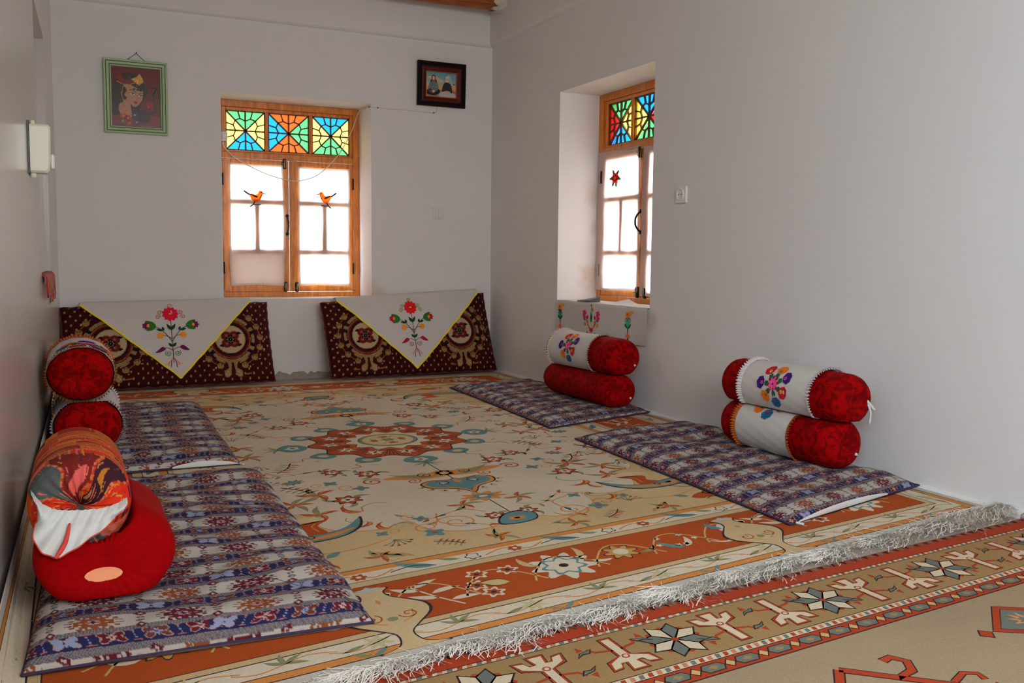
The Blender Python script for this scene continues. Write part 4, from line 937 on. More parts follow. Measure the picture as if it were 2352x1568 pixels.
def poshti_cloth(F, bul, label, sx, petal, curl, a_l, a_r, apex, s_):
    PHt = PH
    def f(a, b, h=0):           # b measured like the cushion; above the top it folds backwards over the edge
        if b <= PHt-.01: return F(a, b, max(bul(a, max(b, .0)), PT/2*.70)+.010+h + .003*sin(11*a+4*b))
        e = b-(PHt-.01); r = .028; t = min(e/r, pi/2); return F(a, PHt-.01+(r+.014+h)*sin(t), PT/2*.70+.010-r+(r+h)*cos(t)-max(0, e-r*pi/2))
    N = 60; V = []; Fc = []
    top = PHt+.07
    rows = 44
    for j in range(rows+1):
        b = apex[1]+(top-apex[1])*j/rows; t = min(1, (b-apex[1])/(PHt-apex[1]))
        l, r = apex[0]+(a_l-apex[0])*t, apex[0]+(a_r-apex[0])*t
        for i in range(N+1): V.append(f(l+(r-l)*i/N, b))
    for j in range(rows):
        for i in range(N): k = j*(N+1)+i; Fc.append((k, k+1, k+N+2, k+N+1))
    root = thing('embroidered_cloth', F(0, PH, .06), label, 'cloth', 'embroidered cloths on the wall cushions')
    mk('cloth_panel', V, Fc, M['cloth'], root)
    V = []; 
    for (p, q) in (((a_l, PHt), apex), (apex, (a_r, PHt))):
        n = 40; dx, dy = q[0]-p[0], q[1]-p[1]; l = math.hypot(dx, dy); nx, ny = dy/l*.0055, -dx/l*.0055
        for i in range(n+1): t = i/n; x, y = p[0]+dx*t, p[1]+dy*t; wob = .002*sin(i*.9); V += [f(x+nx, y+ny+wob, .0025), f(x-nx, y-ny+wob, .0025)]
    fs = [(b+2*i, b+2*i+1, b+2*i+3, b+2*i+2) for b in (0, 82) for i in range(40)]
    mk('yellow_trim', V, fs, M['yellow'], root)
    A = Art(); A.at(sx, .29, 0, s_); GRN, DGR, RED, ORG2, BRN = C(40, 122, 40), C(14, 72, 50), C(222, 22, 60), C(246, 150, 30), C(92, 50, 40)
    if curl == 'olive': RED = C(222, 24, 28)
    PUR = C(112, 24, 86) if petal == 'purple' else C(176, 20, 60); CUR = C(196, 84, 20) if curl == 'rust' else C(150, 140, 20)
    A.stroke([(0, -.16), (0, .13)], .004, BRN); 
    for s in (-1, 1):
        A.stroke([(0, -.02), (s*.03, .03), (s*.075, .075), (s*.10, .085)], .004, BRN, sm=3); A.stroke([(0, .0), (s*.03, .022), (s*.06, .025)], .0035, BRN, sm=2); A.stroke([(0, -.075), (s*.03, -.058), (s*.055, -.06)], .0035, BRN, sm=2)
        A.blob([(s*.09, .082), (s*.095, .105), (s*.118, .122), (s*.15, .126), (s*.14, .09), (s*.145, .062), (s*.11, .064)], GRN); A.L = 1; A.flower(s*.146, .094, .022, 7, PUR, .16); A.ell(s*.135, .094, .009, .012, ORG2, 8, dl=1); A.L = 0
        A.leaf(s*.045, .055, pi/2+s*(-.3), .03, .016, DGR); A.leaf(s*.05, .058, (0 if s > 0 else pi)+s*.25, .042, .018, DGR)
        A.flower(s*.068, .026, .020, 9, ORG2, .05); A.leaf(0, .058, pi/2-s*.55, .05, .020, DGR); A.leaf(0, -.052, pi/2-s*.75, .036, .018, DGR)
        A.blob([(s*.042, -.058), (s*.06, -.044), (s*.085, -.062), (s*.098, -.08), (s*.07, -.078)] if s > 0 else [(s*.042, -.066), (s*.06, -.05), (s*.085, -.07), (s*.104, -.088), (s*.07, -.084)], PUR)
        A.spiral(s*.027, -.095, .02, 1.6, .004, GRN if curl == 'rust' else C(190, 60, 70), pi/2-s*.6, -s)
        for k in (0, 1): A.spiral(s*(.062+.012*k), .178-.03*k, .017, 1.4, .004, CUR, pi if s > 0 else 0, -s)
        for k in (0, 1, 2): A.stroke([(0, -.125), (s*(.012+.012*k), -.145-.01*k), (s*(.018+.016*k), -.19+.012*k)], .0045, C(246, 150, 50) if k > 0 else C(110, 30, 130), sm=3)
    A.L = 2; A.flower(0, .168, .047, 11, RED, .09, 88); A.L = 3; A.ell(0, .168, .010, .006, ORG2, 10); A.spiral(0, .225, .017, 1.3, .004, CUR, 0)
    A.mesh('embroidery', M['art'], f, root, .0022, .0004)
poshti_cloth(FL, BL_, 'white triangular cloth, yellow edged, hanging over the left wall cushion', .0, 'purple', 'rust', -.505, .500, (.035, .035), .98)
poshti_cloth(FR, BR_, 'white triangular cloth, yellow edged, hanging over the right wall cushion', .0, 'red', 'olive', -.515, .55, (-.012, .03), .96)

# ------------------------------------------------------------------ bolsters
def bolster_surface(cx, cz, y0, y1, rx, rz, zlo=-9, zhi=9, yaw=0, seed=0, dome=.05, press=None, tiltz=0, dimple=.02):
    rr = random.Random(seed); p1, p2 = rr.uniform(0, 6), rr.uniform(0, 6); L = y1-y0; yc = (y0+y1)/2
    half = [(dimple, .0), (dimple*.6, .08), (.006, .28), (0, .50), (.004, .68), (.014, .84), (.030, .94), (dome, .99), (dome*2.2, 1.0)]
    prof = [(d, r) for d, r in half] + [(L-d, r) for d, r in half[::-1]]
    def at(d, th, h=0):
        for (a, ra), (b, rb) in zip(prof[:-1], prof[1:]):
            if a <= d <= b and abs(b-a) > 1e-9 and ra > .8: rf = ra+(rb-ra)*(d-a)/(b-a); break
        else: rf = 1 if .1 < d < L-.1 else .9
        return P(d, rf, th, h)
    def P(d, rf, th, h=0):
        w_ = 1+.012*sin(9*d+p1)+.010*sin(3*th+p2+4*d)
        x = (rx*rf*w_+h*min(1, rf*1.2))*cos(th); z = cz+(rz*rf*w_+h*min(1, rf*1.2))*sin(th)+tiltz*(d-L/2); y = y0+d
        lo = zlo-h*.2+.012*abs(x/rx)**4; hi = zhi+h*.2
        z = max(z, lo); z = min(z, hi) if zhi < 9 else z
        q = (cx+x*cos(yaw)-(y-yc)*sin(yaw), yc+x*sin(yaw)+(y-yc)*cos(yaw), z)
        return press(q, h) if press else q
    return at, P, prof, L
def body_mesh(P, prof, L, name, mat, root, n=72, mid=26, vcolf=None):
    cut = len(prof)//2; ds = prof[:cut]+[(prof[cut-1][0]+(prof[cut][0]-prof[cut-1][0])*i/mid, 1.0) for i in range(1, mid)]+prof[cut:]
    V = []; F = []
    for d, rf in ds:
        for k in range(n): V.append(P(d, max(rf, .001), 2*pi*k/n))
    for j in range(len(ds)-1):
        for k in range(n): F.append((j*n+k, j*n+(k+1) % n, (j+1)*n+(k+1) % n, (j+1)*n+k))
    return mk(name, V, F, mat, root)
def ring_strip(at, d0, d1, h0, h1, name, mat, root, n=96, rows=8, wob=0, sub=None):
    V = []; F = []
    for j in range(rows+1):
        for k in range(n): 
            th = 2*pi*k/n; d = d0+(d1-d0)*j/rows; V.append(at(d, th, h0+(h1-h0)*j/rows + wob*math.sin(k*7+d*60)))
    for j in range(rows):
        for k in range(n): F.append((j*n+k, j*n+(k+1) % n, (j+1)*n+(k+1) % n, (j+1)*n+k))
    return mk(name, V, F, mat, root)
def frill(at, d0, sgn, wd, name, mat, root, seed, n=520, lift=.006):
    rr = random.Random(seed); V = []; F = []; ph = rr.uniform(0, 6)
    for k in range(n):
        th = 2*pi*k/n; r_ = sin(th*62+1.5*sin(th*9+ph)); tooth = .75+.25*abs(sin(th*93))
        for j in range(5): t = j/4; V.append(at(d0+sgn*wd*t*tooth, th, .006+lift*t*(1+.9*r_)))
    for k in range(n):
        for j in range(4): a, b = 5*k+j, 5*((k+1) % n)+j; F.append((a, a+1, b+1, b))
    return mk(name, V, F, mat, root)
def bouquet(A):
    GR, RED, OR, PU, BL, PK, YE, MAR = C(16, 104, 62), C(206, 22, 40), C(246, 124, 26), C(62, 24, 124), C(30, 104, 156), C(250, 96, 160), C(236, 228, 60), C(170, 20, 46)
    heads = [(RED, YE), (OR, C(40, 120, 110)), (PU, PK), (RED, YE), (BL, RED), (OR, C(40, 120, 110)), (PU, PK)]
    for i, (c1, c2) in enumerate(heads):
        t = 2.15-i*2*pi/7+.1; L = .078 if i % 2 else .086
        A.L = 0; A.stroke([(.02*cos(t), .02*sin(t)), (L*cos(t), L*sin(t))], .004, GR)
        for s in (-1, 1): A.leaf(.034*cos(t), .034*sin(t), t+s*.75, .026, .014, GR, -s*.5)
        A.L = 1; x, y = L*cos(t), L*sin(t); A.at2(x, y, t) if False else None
        A.poly([(x+(.030*(1+.06*cos(7*q)))*(cos(q)*cos(t)*.82-sin(q)*sin(t)), y+(.030*(1+.06*cos(7*q)))*(cos(q)*sin(t)*.82+sin(q)*cos(t))) for q in [2*pi*k/30 for k in range(30)]], c1)
        A.L = 2; xx, yy = x-.010*cos(t), y-.010*sin(t); A.ell(xx, yy, .0085, .0085, c2, 10); A.L = 3; A.ell(xx, yy, .004, .004, c1, 8)
    A.L = 2
    for i in range(8): t = i*pi/4+.2; A.leaf(.016*cos(t), .016*sin(t), t, .028, .015, MAR)
    A.L = 3; A.flower(0, 0, .026, 9, PK, .14); A.L = 4; A.ell(0, 0, .005, .005, PU, 8)
def make_bolster(name, label, cx, cz, y0, y1, rx, rz, zlo, zhi=9, yaw=0, seed=0, wrap=None, emb=None, lace=('lace', .026), tie=None, mat='velvet', group=None, base=0, **kw):
    at, P, prof, L = bolster_surface(cx, cz, y0, y1, rx, rz, zlo, zhi, yaw, seed, **kw)
    root = thing(name, (cx, (y0+y1)/2, zlo), label, 'bolster', group)
    body_mesh(P, prof, L, 'bolster_cover', M[mat], root)
    if wrap:
        d0, d1 = wrap; wr = ring_strip(at, d0, d1, .004, .004, 'white_wrap', M['cloth'], root, rows=18, n=120, wob=.0006)
        if emb:
            dc, th0, s_ = emb; A = Art(); A.at(0, 0, 0, s_); bouquet(A); rm = (rx+rz)/2
            A.mesh('embroidery', M['art'], lambda u, v, h: at(dc-u, th0-v/rm, .0055+h), wr, .001, .0005)
        frill(at, d0+.004, -1, lace[1], 'frill', M[lace[0]], root, seed+1); frill(at, d1-.004, 1, lace[1], 'frill', M[lace[0]], root, seed+2)
    if tie == 'tag':
        p = P(.012, .35, 4.9, .004); mb = MB(); mb.tube([(p[0], p[1]-.004, p[2]), (p[0], p[1]-.008, p[2])], .014, 14)
        mb.v = [(q[0], q[1], p[2]+(q[2]-p[2])*.55) for q in mb.v]
        for dx in (-.004, .012): mb.tube([(p[0]+dx, p[1]-.006, p[2]-.004), (p[0]+dx+.003, p[1]-.010, p[2]-.03)], .0025, 6)
        mb.build('tie_end', M['lining'], root, True)
    elif tie == 'small':
        p = P(.004, .62, pi*1.80, .002); mb = MB(); mb.tube([(p[0], p[1]-.001, p[2]), (p[0]-.004, p[1]-.006, p[2]+.003)], [.007, .005], 10); mb.build('tie_end', M['lining'], root, True)
    elif tie == 'bow':
        p = P(.006, .55, pi*1.93, .002); mb = MB()
        mb.tube(cat([(p[0], p[1], p[2]+.012), (p[0]+.012, p[1]-.008, p[2]-.006), (p[0]+.030, p[1]-.010, p[2]-.024)], 4), [.006]*9, 6)
        mb.tube(cat([(p[0]+.004, p[1]-.003, p[2]), (p[0]+.012, p[1]-.010, p[2]-.035), (p[0]+.010, p[1]-.008, p[2]-.075)], 4), [.0045]*9, 6); mb.build('tie_end', M['lining'], root, True)
    return at, P, root
G = 'red bolsters stacked on the mattresses'
# right side, near stack
make_bolster('bolster', 'lower bolster of the near right stack, white band edged with orange braid', -.205, .145, -3.745, -3.095, .102, .098, .056, .232, .0, 1, wrap=(.205, .52), emb=(.37, 1.60, .95), lace=('braid', .022), tie='small', group=G)
make_bolster('bolster', 'upper bolster of the near right stack, white band with bouquet and purple-white lace', -.200, .316, -3.775, -3.095, .104, .099, .238, 9, .02, 2, wrap=(.145, .52), emb=(.33, 2.86, .84), tie='bow', group=G)
# right side, far stack
make_bolster('bolster', 'plain red lower bolster of the stack below the side window', -.215, .138, -2.19, -1.455, .104, .092, .058, .220, .0, 3, tie='small', group=G, mat='velvet')
make_bolster('bolster', 'upper bolster below the side window, white band with bouquet and cream lace', -.205, .312, -2.185, -1.49, .106, .102, .226, 9, .05, 4, wrap=(.215, .615), emb=(.42, 2.78, .84), lace=('cream_lace', .022), tie='small', group=G)
# left side, far stack
make_bolster('bolster', 'lower bolster of the left stack, white lace frill around its band', -2.757, .176, -2.52, -1.76, .120, .104, .080, .270, 0, 5, wrap=(.085, .60), lace=('lace', .045), tie='tag', group=G)
make_bolster('bolster', 'upper bolster of the left stack, orange braid around its embroidered band', -2.778, .378, -2.52, -1.78, .117, .101, .276, 9, 0, 6, wrap=(.045, .46), emb=(.16, 1.35, 1.0), lace=('braid', .018), group=G)
# left side, near: big red round cushion with the patchwork bolster pressed into it
PBC = (-2.800, .268, .108, .112)
RY0 = -4.185
def press_in(q, h):
    x, y, z = q; dx = (x-PBC[0])/(PBC[2]+.006); k = min(1, max(0, (-3.9-y)/.25))
    r_, t_ = math.hypot((x+2.752)/.148, (z-.164)/.104), math.atan2(z-.164, x+2.752)
    y -= .0022*sin(26*t_)*math.exp(-((r_-.5)/.22)**2)*k - .0
    y += .60*(z-.088)*k
    if abs(dx) < 1:
        lim = PBC[1]-(PBC[3]+.006)*math.sqrt(1-dx*dx)+.055*min(1, max(0, (-4.085-y)/.03))
        if z > lim and z > .1: z = lim
    return (x, y, z)
atr, Pr, prr, Lr = bolster_surface(-2.752, .164, RY0, -3.70, .148, .104, .088, 9, 0, 7, dome=.06, press=press_in)
root = thing('round_cushion', (-2.752, -3.87, .088), 'big plain red round cushion with a peach oval patch, under the patchwork bolster', 'cushion')
body_mesh(Pr, prr, Lr, 'cushion_cover', M['red'], root, n=120, mid=40)
V = []; ns = 28
def on_end(px, pz):             # front end surface of the red cushion at (x, z) offsets from its middle
    rf = math.hypot(px/.148, pz/.104); th = math.atan2(pz/.104, px/.148)
    half = [(.02, .0), (.012, .08), (.006, .28), (0, .50), (.004, .68), (.014, .84), (.030, .94), (.06, .99)]
    for (a, ra), (b, rb) in zip(half[:-1], half[1:]):
        if ra <= rf <= rb: return a+(b-a)*(rf-ra)/(rb-ra), rf, th
    return .06, 1.0, th
F = []; V = [None]
for j in (1, 2, 3):
    for k in range(ns):
        t = 2*pi*k/ns; d, rf, th = on_end(-.006+(.038*j/3*cos(t)), -.028+.012*j/3*sin(t)); p = Pr(d, rf, th, 0); V.append((p[0], p[1]-.004+.002*(j == 3), p[2]))
d, rf, th = on_end(-.006, -.028); p = Pr(d, rf, th, 0); V[0] = (p[0], p[1]-.0045, p[2])
for k in range(ns): F.append((0, 1+k, 1+(k+1) % ns))
for j in (0, 1):
    for k in range(ns): F.append((1+j*ns+k, 1+(j+1)*ns+k, 1+(j+1)*ns+(k+1) % ns, 1+j*ns+(k+1) % ns))
mk('oval_patch', V, F, M['peach'], root)

def patchwork():
    atp, Pp, prp, Lp = bolster_surface(PBC[0], PBC[1], -4.075, -3.60, PBC[2], PBC[3], .150, 9, 0, 8, dome=.05, dimple=.035)
    rr = random.Random(21); A = Art(); U, Vv = 2*pi, 1.0
    pal = [C(196, 50, 18), C(214, 80, 22), C(160, 38, 20), C(222, 110, 32), C(128, 28, 22), C(220, 46, 22), C(186, 92, 34)]
    acc = [C(226, 150, 60), C(90, 22, 40), C(70, 34, 30), C(236, 120, 96), C(200, 140, 80), C(110, 50, 90)]
    def patchfill(x0, y0, x1, y1):
        base = rr.choice(pal); A.L = 1; A.rect(x0, y0, x1, y1, base); k = rr.randrange(3); A.L = 2
        for i in range(9):
            t = i/9; c_ = rr.choice(acc+pal)
            if k == 0: A.rect(x0, y0+(y1-y0)*t, x1, y0+(y1-y0)*(t+rr.uniform(.02, .06)), c_)
            elif k == 1: A.rect(x0+(x1-x0)*t, y0, x0+(x1-x0)*(t+rr.uniform(.02, .05)), y1, c_)
            else: A.rect(x0+(x1-x0)*rr.uniform(.05, .8), y0+(y1-y0)*t, x0+(x1-x0)*rr.uniform(.3, .95), y0+(y1-y0)*(t+.05), c_)
        A.L = 3
        for i in range(10): x, y = rr.uniform(x0, x1), rr.uniform(y0, y1); A.star(x, y, min(x1-x0, y1-y0)*rr.uniform(.03, .10), 5, rr.choice(acc), .5)
    # u: angle 0..2pi, v: 0 (front centre) .. 1 (back centre); front end up to .22, sides .22-.78
    vs_ = [.0, .10, .22, .30, .36, .44, .50, .58, .66, .78, 1.0]
    PCH = C(206, 128, 96)
    for j in range(len(vs_)-1):
        x = rr.uniform(0, .6)-.6
        while x < U:
            wd = rr.uniform(.7, 1.7); x1 = min(x+wd, U); y0, y1 = vs_[j], vs_[j+1]; A.L = 1; A.rect(x, y0, x1, y1, rr.choice(pal)); A.L = 2
            for i in range(7): a = y0+(y1-y0)*i/7; b = x+(x1-x)*rr.uniform(0, .5); A.rect(b, a, min(x1, b+(x1-x)*rr.uniform(.3, .9)), a+(y1-y0)*rr.uniform(.05, .12), rr.choice(acc+pal+pal))
            for i in range(16): A.star(rr.uniform(x, x1), rr.uniform(y0, y1), rr.uniform(.006, .016), 4, rr.choice(acc), .5, dl=1)
            if rr.random() < .45: A.L = 5; A.rect(x-.018, y0, x+.018, y1, PCH)
            x = x1
    A.L = 5
    for vv_ in (.22, .36, .58):
        for i in range(90): A.rect(U*i/90, vv_-.004, U*(i+.55)/90, vv_+.004, PCH)
    # front end: unequal wedges of teal, pink, navy and plain orange-red
    A.L = 6
    for t, hw, v1, c_ in ((1.66, .50, .21, C(120, 34, 30)), (2.52, .34, .205, C(84, 92, 90)), (.74, .36, .20, C(62, 26, 40)), (3.15, .26, .16, C(212, 46, 22)), (.16, .22, .15, C(212, 46, 22)), (4.7, .8, .13, C(86, 108, 106)), (5.7, .28, .2, C(210, 104, 80)), (3.75, .3, .2, C(140, 50, 26))):
        A.L = 6; A.poly([(t-hw*.8, .0), (t+hw*.8, .0), (t+hw, v1), (t-hw, v1*.92)], c_); A.L = 7
        for i in range(16): A.star(t+rr.uniform(-hw, hw)*.8, rr.uniform(.03, v1), rr.uniform(.010, .03), 5, rr.choice(acc+[C(226, 104, 96), C(214, 150, 50), c_]), .6)
        A.L = 8
        for i in range(9): a = v1*i/9; A.rect(t-hw-.03, a, t-hw+.03, a+v1/16, PCH)
    A.L = 9; A.poly([(1.35, .06), (1.9, .05), (1.8, .12), (1.4, .14)], C(222, 96, 90)); A.poly([(.6, .08), (.9, .10), (.8, .16)], C(190, 120, 40))
    img = A.raster(0, 0, U, Vv, .0045, pal[0])
    root = thing('patchwork_bolster', (PBC[0], -3.84, .15), 'small rust patchwork bolster with white lining at its gathered end, on the big red cushion', 'bolster')
    n = 260; ds = []
    cut = len(prp)//2
    fine = lambda L_: [(L_[i][0]+(L_[i+1][0]-L_[i][0])*k/8, L_[i][1]+(L_[i+1][1]-L_[i][1])*k/8) for i in range(len(L_)-1) for k in range(8)]+[L_[-1]]
    a, b = fine(prp[:cut]), fine(prp[cut:]); mid = [(a[-1][0]+(b[0][0]-a[-1][0])*i/70, 1.0) for i in range(1, 70)]
    prof = [(d, r, .22*i/(len(a)-1)) for i, (d, r) in enumerate(a)]+[(d, r, .22+.56*i/69) for i, (d, r) in enumerate(mid)]+[(d, r, .78+.22*i/(len(b)-1)) for i, (d, r) in enumerate(b)]
    V = []; cl = []
    for d, rf, v in prof:
        for k in range(n):
            th = 2*pi*k/n; g = .004*sin(th*23)*max(0, 1-v/.22)*min(1, v*20); V.append(Pp(d-g, max(rf, .001), th))
            tl_ = th + (.30*sin(v*26+2*th)+.22*sin(v*47-3*th+1))*max(0, 1-v/.22); cl.append(img[min(int(v/1.0*img.shape[0]), img.shape[0]-1), int(tl_/U*img.shape[1]) % img.shape[1]])
    idx = np.arange(len(V)).reshape(len(prof), n); nx = np.roll(idx, -1, 1); F = np.stack([idx[:-1], nx[:-1], nx[1:], idx[1:]], -1).reshape(-1, 4)
    mk('bolster_cover', V, F.astype(np.int32), M['patch'], root, vcol=cl)
    # gathered white lining flap hanging from the tied end
    top = cat([(-2.897, .314, 0), (-2.875, .285, 0), (-2.845, .270, 0), (-2.820, .266, 0), (-2.790, .264, 0), (-2.755, .264, 0), (-2.727, .270, 0), (-2.703, .278, 0)], 6)
    bot = cat([(-2.893, .305, 0), (-2.884, .262, 0), (-2.894, .222, 0), (-2.876, .192, 0), (-2.842, .182, 0), (-2.795, .204, 0), (-2.745, .232, 0), (-2.702, .262, 0)], 6)
    n = len(top); V = []; m_ = 10
    for i in range(n):
        for j in range(m_+1):
            t = j/m_; x = top[i][0]+(bot[i][0]-top[i][0])*t; z = top[i][1]+(bot[i][1]-top[i][1])*t
            y = -4.080-.020*sin(pi*t)-.006*sin(i*1.15)*(.3+t)-.012*t-.004*sin(i*2.3+t*4)+.035*(abs(x-PBC[0])/.108)**4
            if z < .24: y = min(y, RY0+.60*(z-.088)-.016-.006*sin(i*1.15)*t+.030*(abs(x-PBC[0])/.108)**4)
            V.append((x, y, z))
    F = [(i*(m_+1)+j, i*(m_+1)+j+1, (i+1)*(m_+1)+j+1, (i+1)*(m_+1)+j) for i in range(n-1) for j in range(m_)]
    lf = mk('lining_flap', V, F, M['lining'], root); lf['label'] = 'white lining flap gathered at the end'
    mb = MB(); mb.tube([V[i*(m_+1)+m_] for i in range(n)], .0016, 6); mb.tube(cat([(-2.822, -4.108, .244), (-2.830, -4.134, .215), (-2.842, -4.148, .195), (-2.852, -4.156, .184)], 5), [.002+.0035*math.sin(pi*(i+.5)/16) for i in range(16)], 6); mb.build('red_edging', M['edging'], lf, True)
M['edging'] = simple('pinkish_red_edging', C(214, 70, 60), .8, noise=.3, nscale=90)
patchwork()

# ------------------------------------------------------------------ cloth on the sill of the side window
def sill_cloth():
    ya, yb = -1.057, -2.100; z0 = Z2a+.004
    def f(u, s, h=0):             # u 0..1 along the sill, s arc from the back of the sill over the edge and down
        y = ya+(yb-ya)*u; q = .23; r = .014; w_ = .0025*sin(30*u+2*s*9)
        if s < q: x = .215-s; z = z0+.0015+h+w_*.3+.022*max(0, sin((u-.30)*9))**6*max(0, 1-s/.10)*(u > .25); return (x, y, z)
        a = (s-q)/r
        if a < pi/2: return (-.015+r-(r+h)*sin(a)+.0-.0, y, z0+.0015-r+(r+h)*cos(a))
        d = s-q-r*pi/2; sp = 1+.02*d
        return (-.015-h-.004*d*8*.1+w_*min(1, d*9)*.5, ya-.006*(d > 0)+(yb-ya)*u*sp+.03*d*(u-.3), z0+.0015-r-d+.004*sin(7*u)*d*5+.010*(u-.5)*d*4)
    T = .23+.014*pi/2+.195; N, Mm = 60, 60
    V = [f(i/N, T*j/Mm) for j in range(Mm+1) for i in range(N+1)]; F = [(j*(N+1)+i, j*(N+1)+i+1, (j+1)*(N+1)+i+1, (j+1)*(N+1)+i) for j in range(Mm) for i in range(N)]
    root = thing('sill_cloth', (0, (ya+yb)/2, Z2a), 'white cloth with three embroidered posies hanging over the side window sill', 'cloth')
    mk('cloth_panel', V, F, M['cloth'], root)
    A = Art(); W = abs(yb-ya); edge = .23+.011+.02
    GD, GL, PK, OR, RD, OC = C(14, 84, 54), C(70, 186, 140), C(226, 34, 120), C(250, 106, 30), C(212, 30, 34), C(236, 146, 26)
    def posy(y, down):
        A.at(y, down, 0, .82)
        A.L = 0; A.stroke([(0, .0), (0, -.10)], .006, GD)
        for s in (-1, 1): A.leaf(0, -.055, pi/2+s*.35, .075, .016, GL, -s*.3); A.leaf(0, -.06, pi/2+s*.6, .04, .016, GD); A.leaf(s*.012, -.03, pi/2+s*1.0, .045, .02, GL); A.leaf(s*.02, .0, pi/2+s*.9, .03, .016, PK)
        A.leaf(0, -.02, pi/2, .05, .024, GD); A.L = 1; A.flower(0, .035, .020, 5, OC, .15); A.leaf(.01, .045, .3, .035, .02, OC); A.ell(-.004, .035, .006, .009, C(200, 70, 30), 8, dl=1)
        A.poly([(0, -.085), (-.022, -.125), (-.006, -.118), (0, -.13), (.006, -.118), (.022, -.125)], OR); A.leaf(0, -.12, -pi/2, .034, .012, GD); A.home()
    def wreath(y, down):
        A.at(y, down); A.L = 0
        A.leaf(0, -.045, pi/2, .07, .018, GD); A.flower(.008, .035, .012, 5, OC, .2); A.leaf(.006, .02, pi/2, .03, .02, C(120, 160, 50)); A.leaf(.0, .05, 1.2, .02, .01, C(120, 40, 40))
        for s in (-1, 1):
            A.stroke([(0, -.09), (s*.03, -.06), (s*.045, -.02)], .005, GD, sm=3); A.stroke([(s*.012, -.08), (s*.03, -.05), (s*.028, -.03)], .010, OR, sm=3)
            A.L = 1; A.flower(s*.062, .012, .017, 5, PK, .25); A.flower(s*.062, -.012, .014, 5, PK, .25); A.ell(s*.034, -.012, .009, .012, C(200, 20, 70), 10); A.L = 0
            A.leaf(s*.05, -.035, pi/2-s*.9, .03, .014, GD); A.ell(s*.056, -.055, .009, .014, OC, 10); A.leaf(s*.03, -.10, -pi/2-s*(-.7), .034, .014, GD)
        A.L = 1; A.flower(0, -.088, .014, 6, RD, .25); A.home()
    for fn_, y_, d_, k_ in ((posy, .060, -.045, 1.75), (wreath, .45, -.05, 1.25), (posy, .855, -.050, 1.75)):
        A.s = []; fn_(y_, d_); A.mesh('embroidered_posy', M['art'], lambda u, v, h: f((y_+(u-y_)*k_)/W, edge-v, h), root, .0016, .0003)
sill_cloth()
mb = MB(); y0, x0, z0 = -1.40, .06, Z2a+.0075
mb.add([(x0-.05, y0+.11, z0), (x0+.02, y0+.10, z0), (x0+.015, y0-.06, z0), (x0-.055, y0-.05, z0), (x0-.05, y0+.11, z0+.004), (x0+.02, y0+.10, z0+.006), (x0+.015, y0-.06, z0+.034), (x0-.055, y0-.05, z0+.012)], [(3,2,1,0),(4,5,6,7),(0,1,5,4),(1,2,6,5),(2,3,7,6),(3,0,4,7)])
tag(mb.build('wedge', M['grey_plastic']), 'small dark grey wedge lying on the cloth of the side window sill', 'wedge')

# ------------------------------------------------------------------ niche cloth with coloured fringe
root = thing('niche_cloth', (LW(-1.5), -1.5, .73), 'narrow cloth with a multicoloured fringe hanging from the left wall niche', 'cloth')
V = []
for i in range(21):
    y = -1.93+.80*i/20; o = LW(y); V += [(o-.22, y, .7335), (o+.004, y, .7335), (o+.010, y, .727), (o+.010, y, .700)]
mk('cloth_panel', V, [(4*i+j, 4*i+j+1, 4*i+4+j+1, 4*i+4+j) for i in range(20) for j in range(3)], M['cloth'], root)
fc = [C(206, 40, 40), C(60, 60, 130), C(224, 150, 60), C(200, 180, 170), C(220, 110, 60), C(110, 130, 90), C(190, 60, 110)]
mb = MB(); rr = random.Random(4)
for i in range(46):
    y = -1.92+.78*i/45; o = LW(y); L = rr.uniform(.07, .13); sw_ = rr.uniform(-.012, .012)
    mb.tube([(o-.02, y, .738), (o+.008, y, .738), (o+.018, y+sw_*.3, .725), (o+.020, y+sw_, .735-L)], .0032, 5, col=fc[i % 7])
mb.build('fringe', M['art'], root, True, True)

# ------------------------------------------------------------------ electrical fittings
yb = -2.555; xw = LW(yb)
root = thing('meter_box', (xw, yb, 1.112), 'cream plastic electrical box mounted on the left wall', 'electrical box')
mb = MB(); Y0, Y1 = yb-.045, yb+.05
prof = [(0, 1.112), (.058, 1.112), (.066, 1.120), (.070, 1.155), (.072, 1.272), (.064, 1.280), (0, 1.280)]
Vv = []; e = .006
for (yy, ins) in ((Y0, e), (Y0+e, 0), (Y1-e, 0), (Y1, e)):
    for d, z in prof: zc = 1.196; k = 1-ins/.07; Vv.append((xw+max(0, d-(ins if d > .02 else 0)), yy, zc+(z-zc)*k))
n = len(prof); Fv = [tuple(range(n))[::-1], tuple(range(3*n, 4*n))]+[(j*n+i, j*n+(i+1) % n, (j+1)*n+(i+1) % n, (j+1)*n+i) for j in range(3) for i in range(n)]
mb.add(Vv, Fv); mb.build('housing', M['cream_plastic'], root)
mb = MB().box((xw+.070, yb-.02, 1.128), (xw+.083, yb+.02, 1.180), .004); mb.build('lever', M['white_plastic'], root)
mb = MB().box((xw-.002, yb-.055, 1.106), (xw+.006, yb+.055, 1.290), .002); mb.build('back_plate', M['grey_plastic'], root)
mb = MB(); mb.tube([(xw+.014, yb-.02, 1.114), (xw+.014, yb-.02, 1.094)], .010, 12); mb.build('conduit_stub', M['cream_plastic'], root, True)
mb = MB(); mb.tube([(xw+.016, yb-.02, 1.279), (xw+.016, yb-.02, 1.293)], .008, 12); mb.build('hook_lug', M['cream_plastic'], root, True)

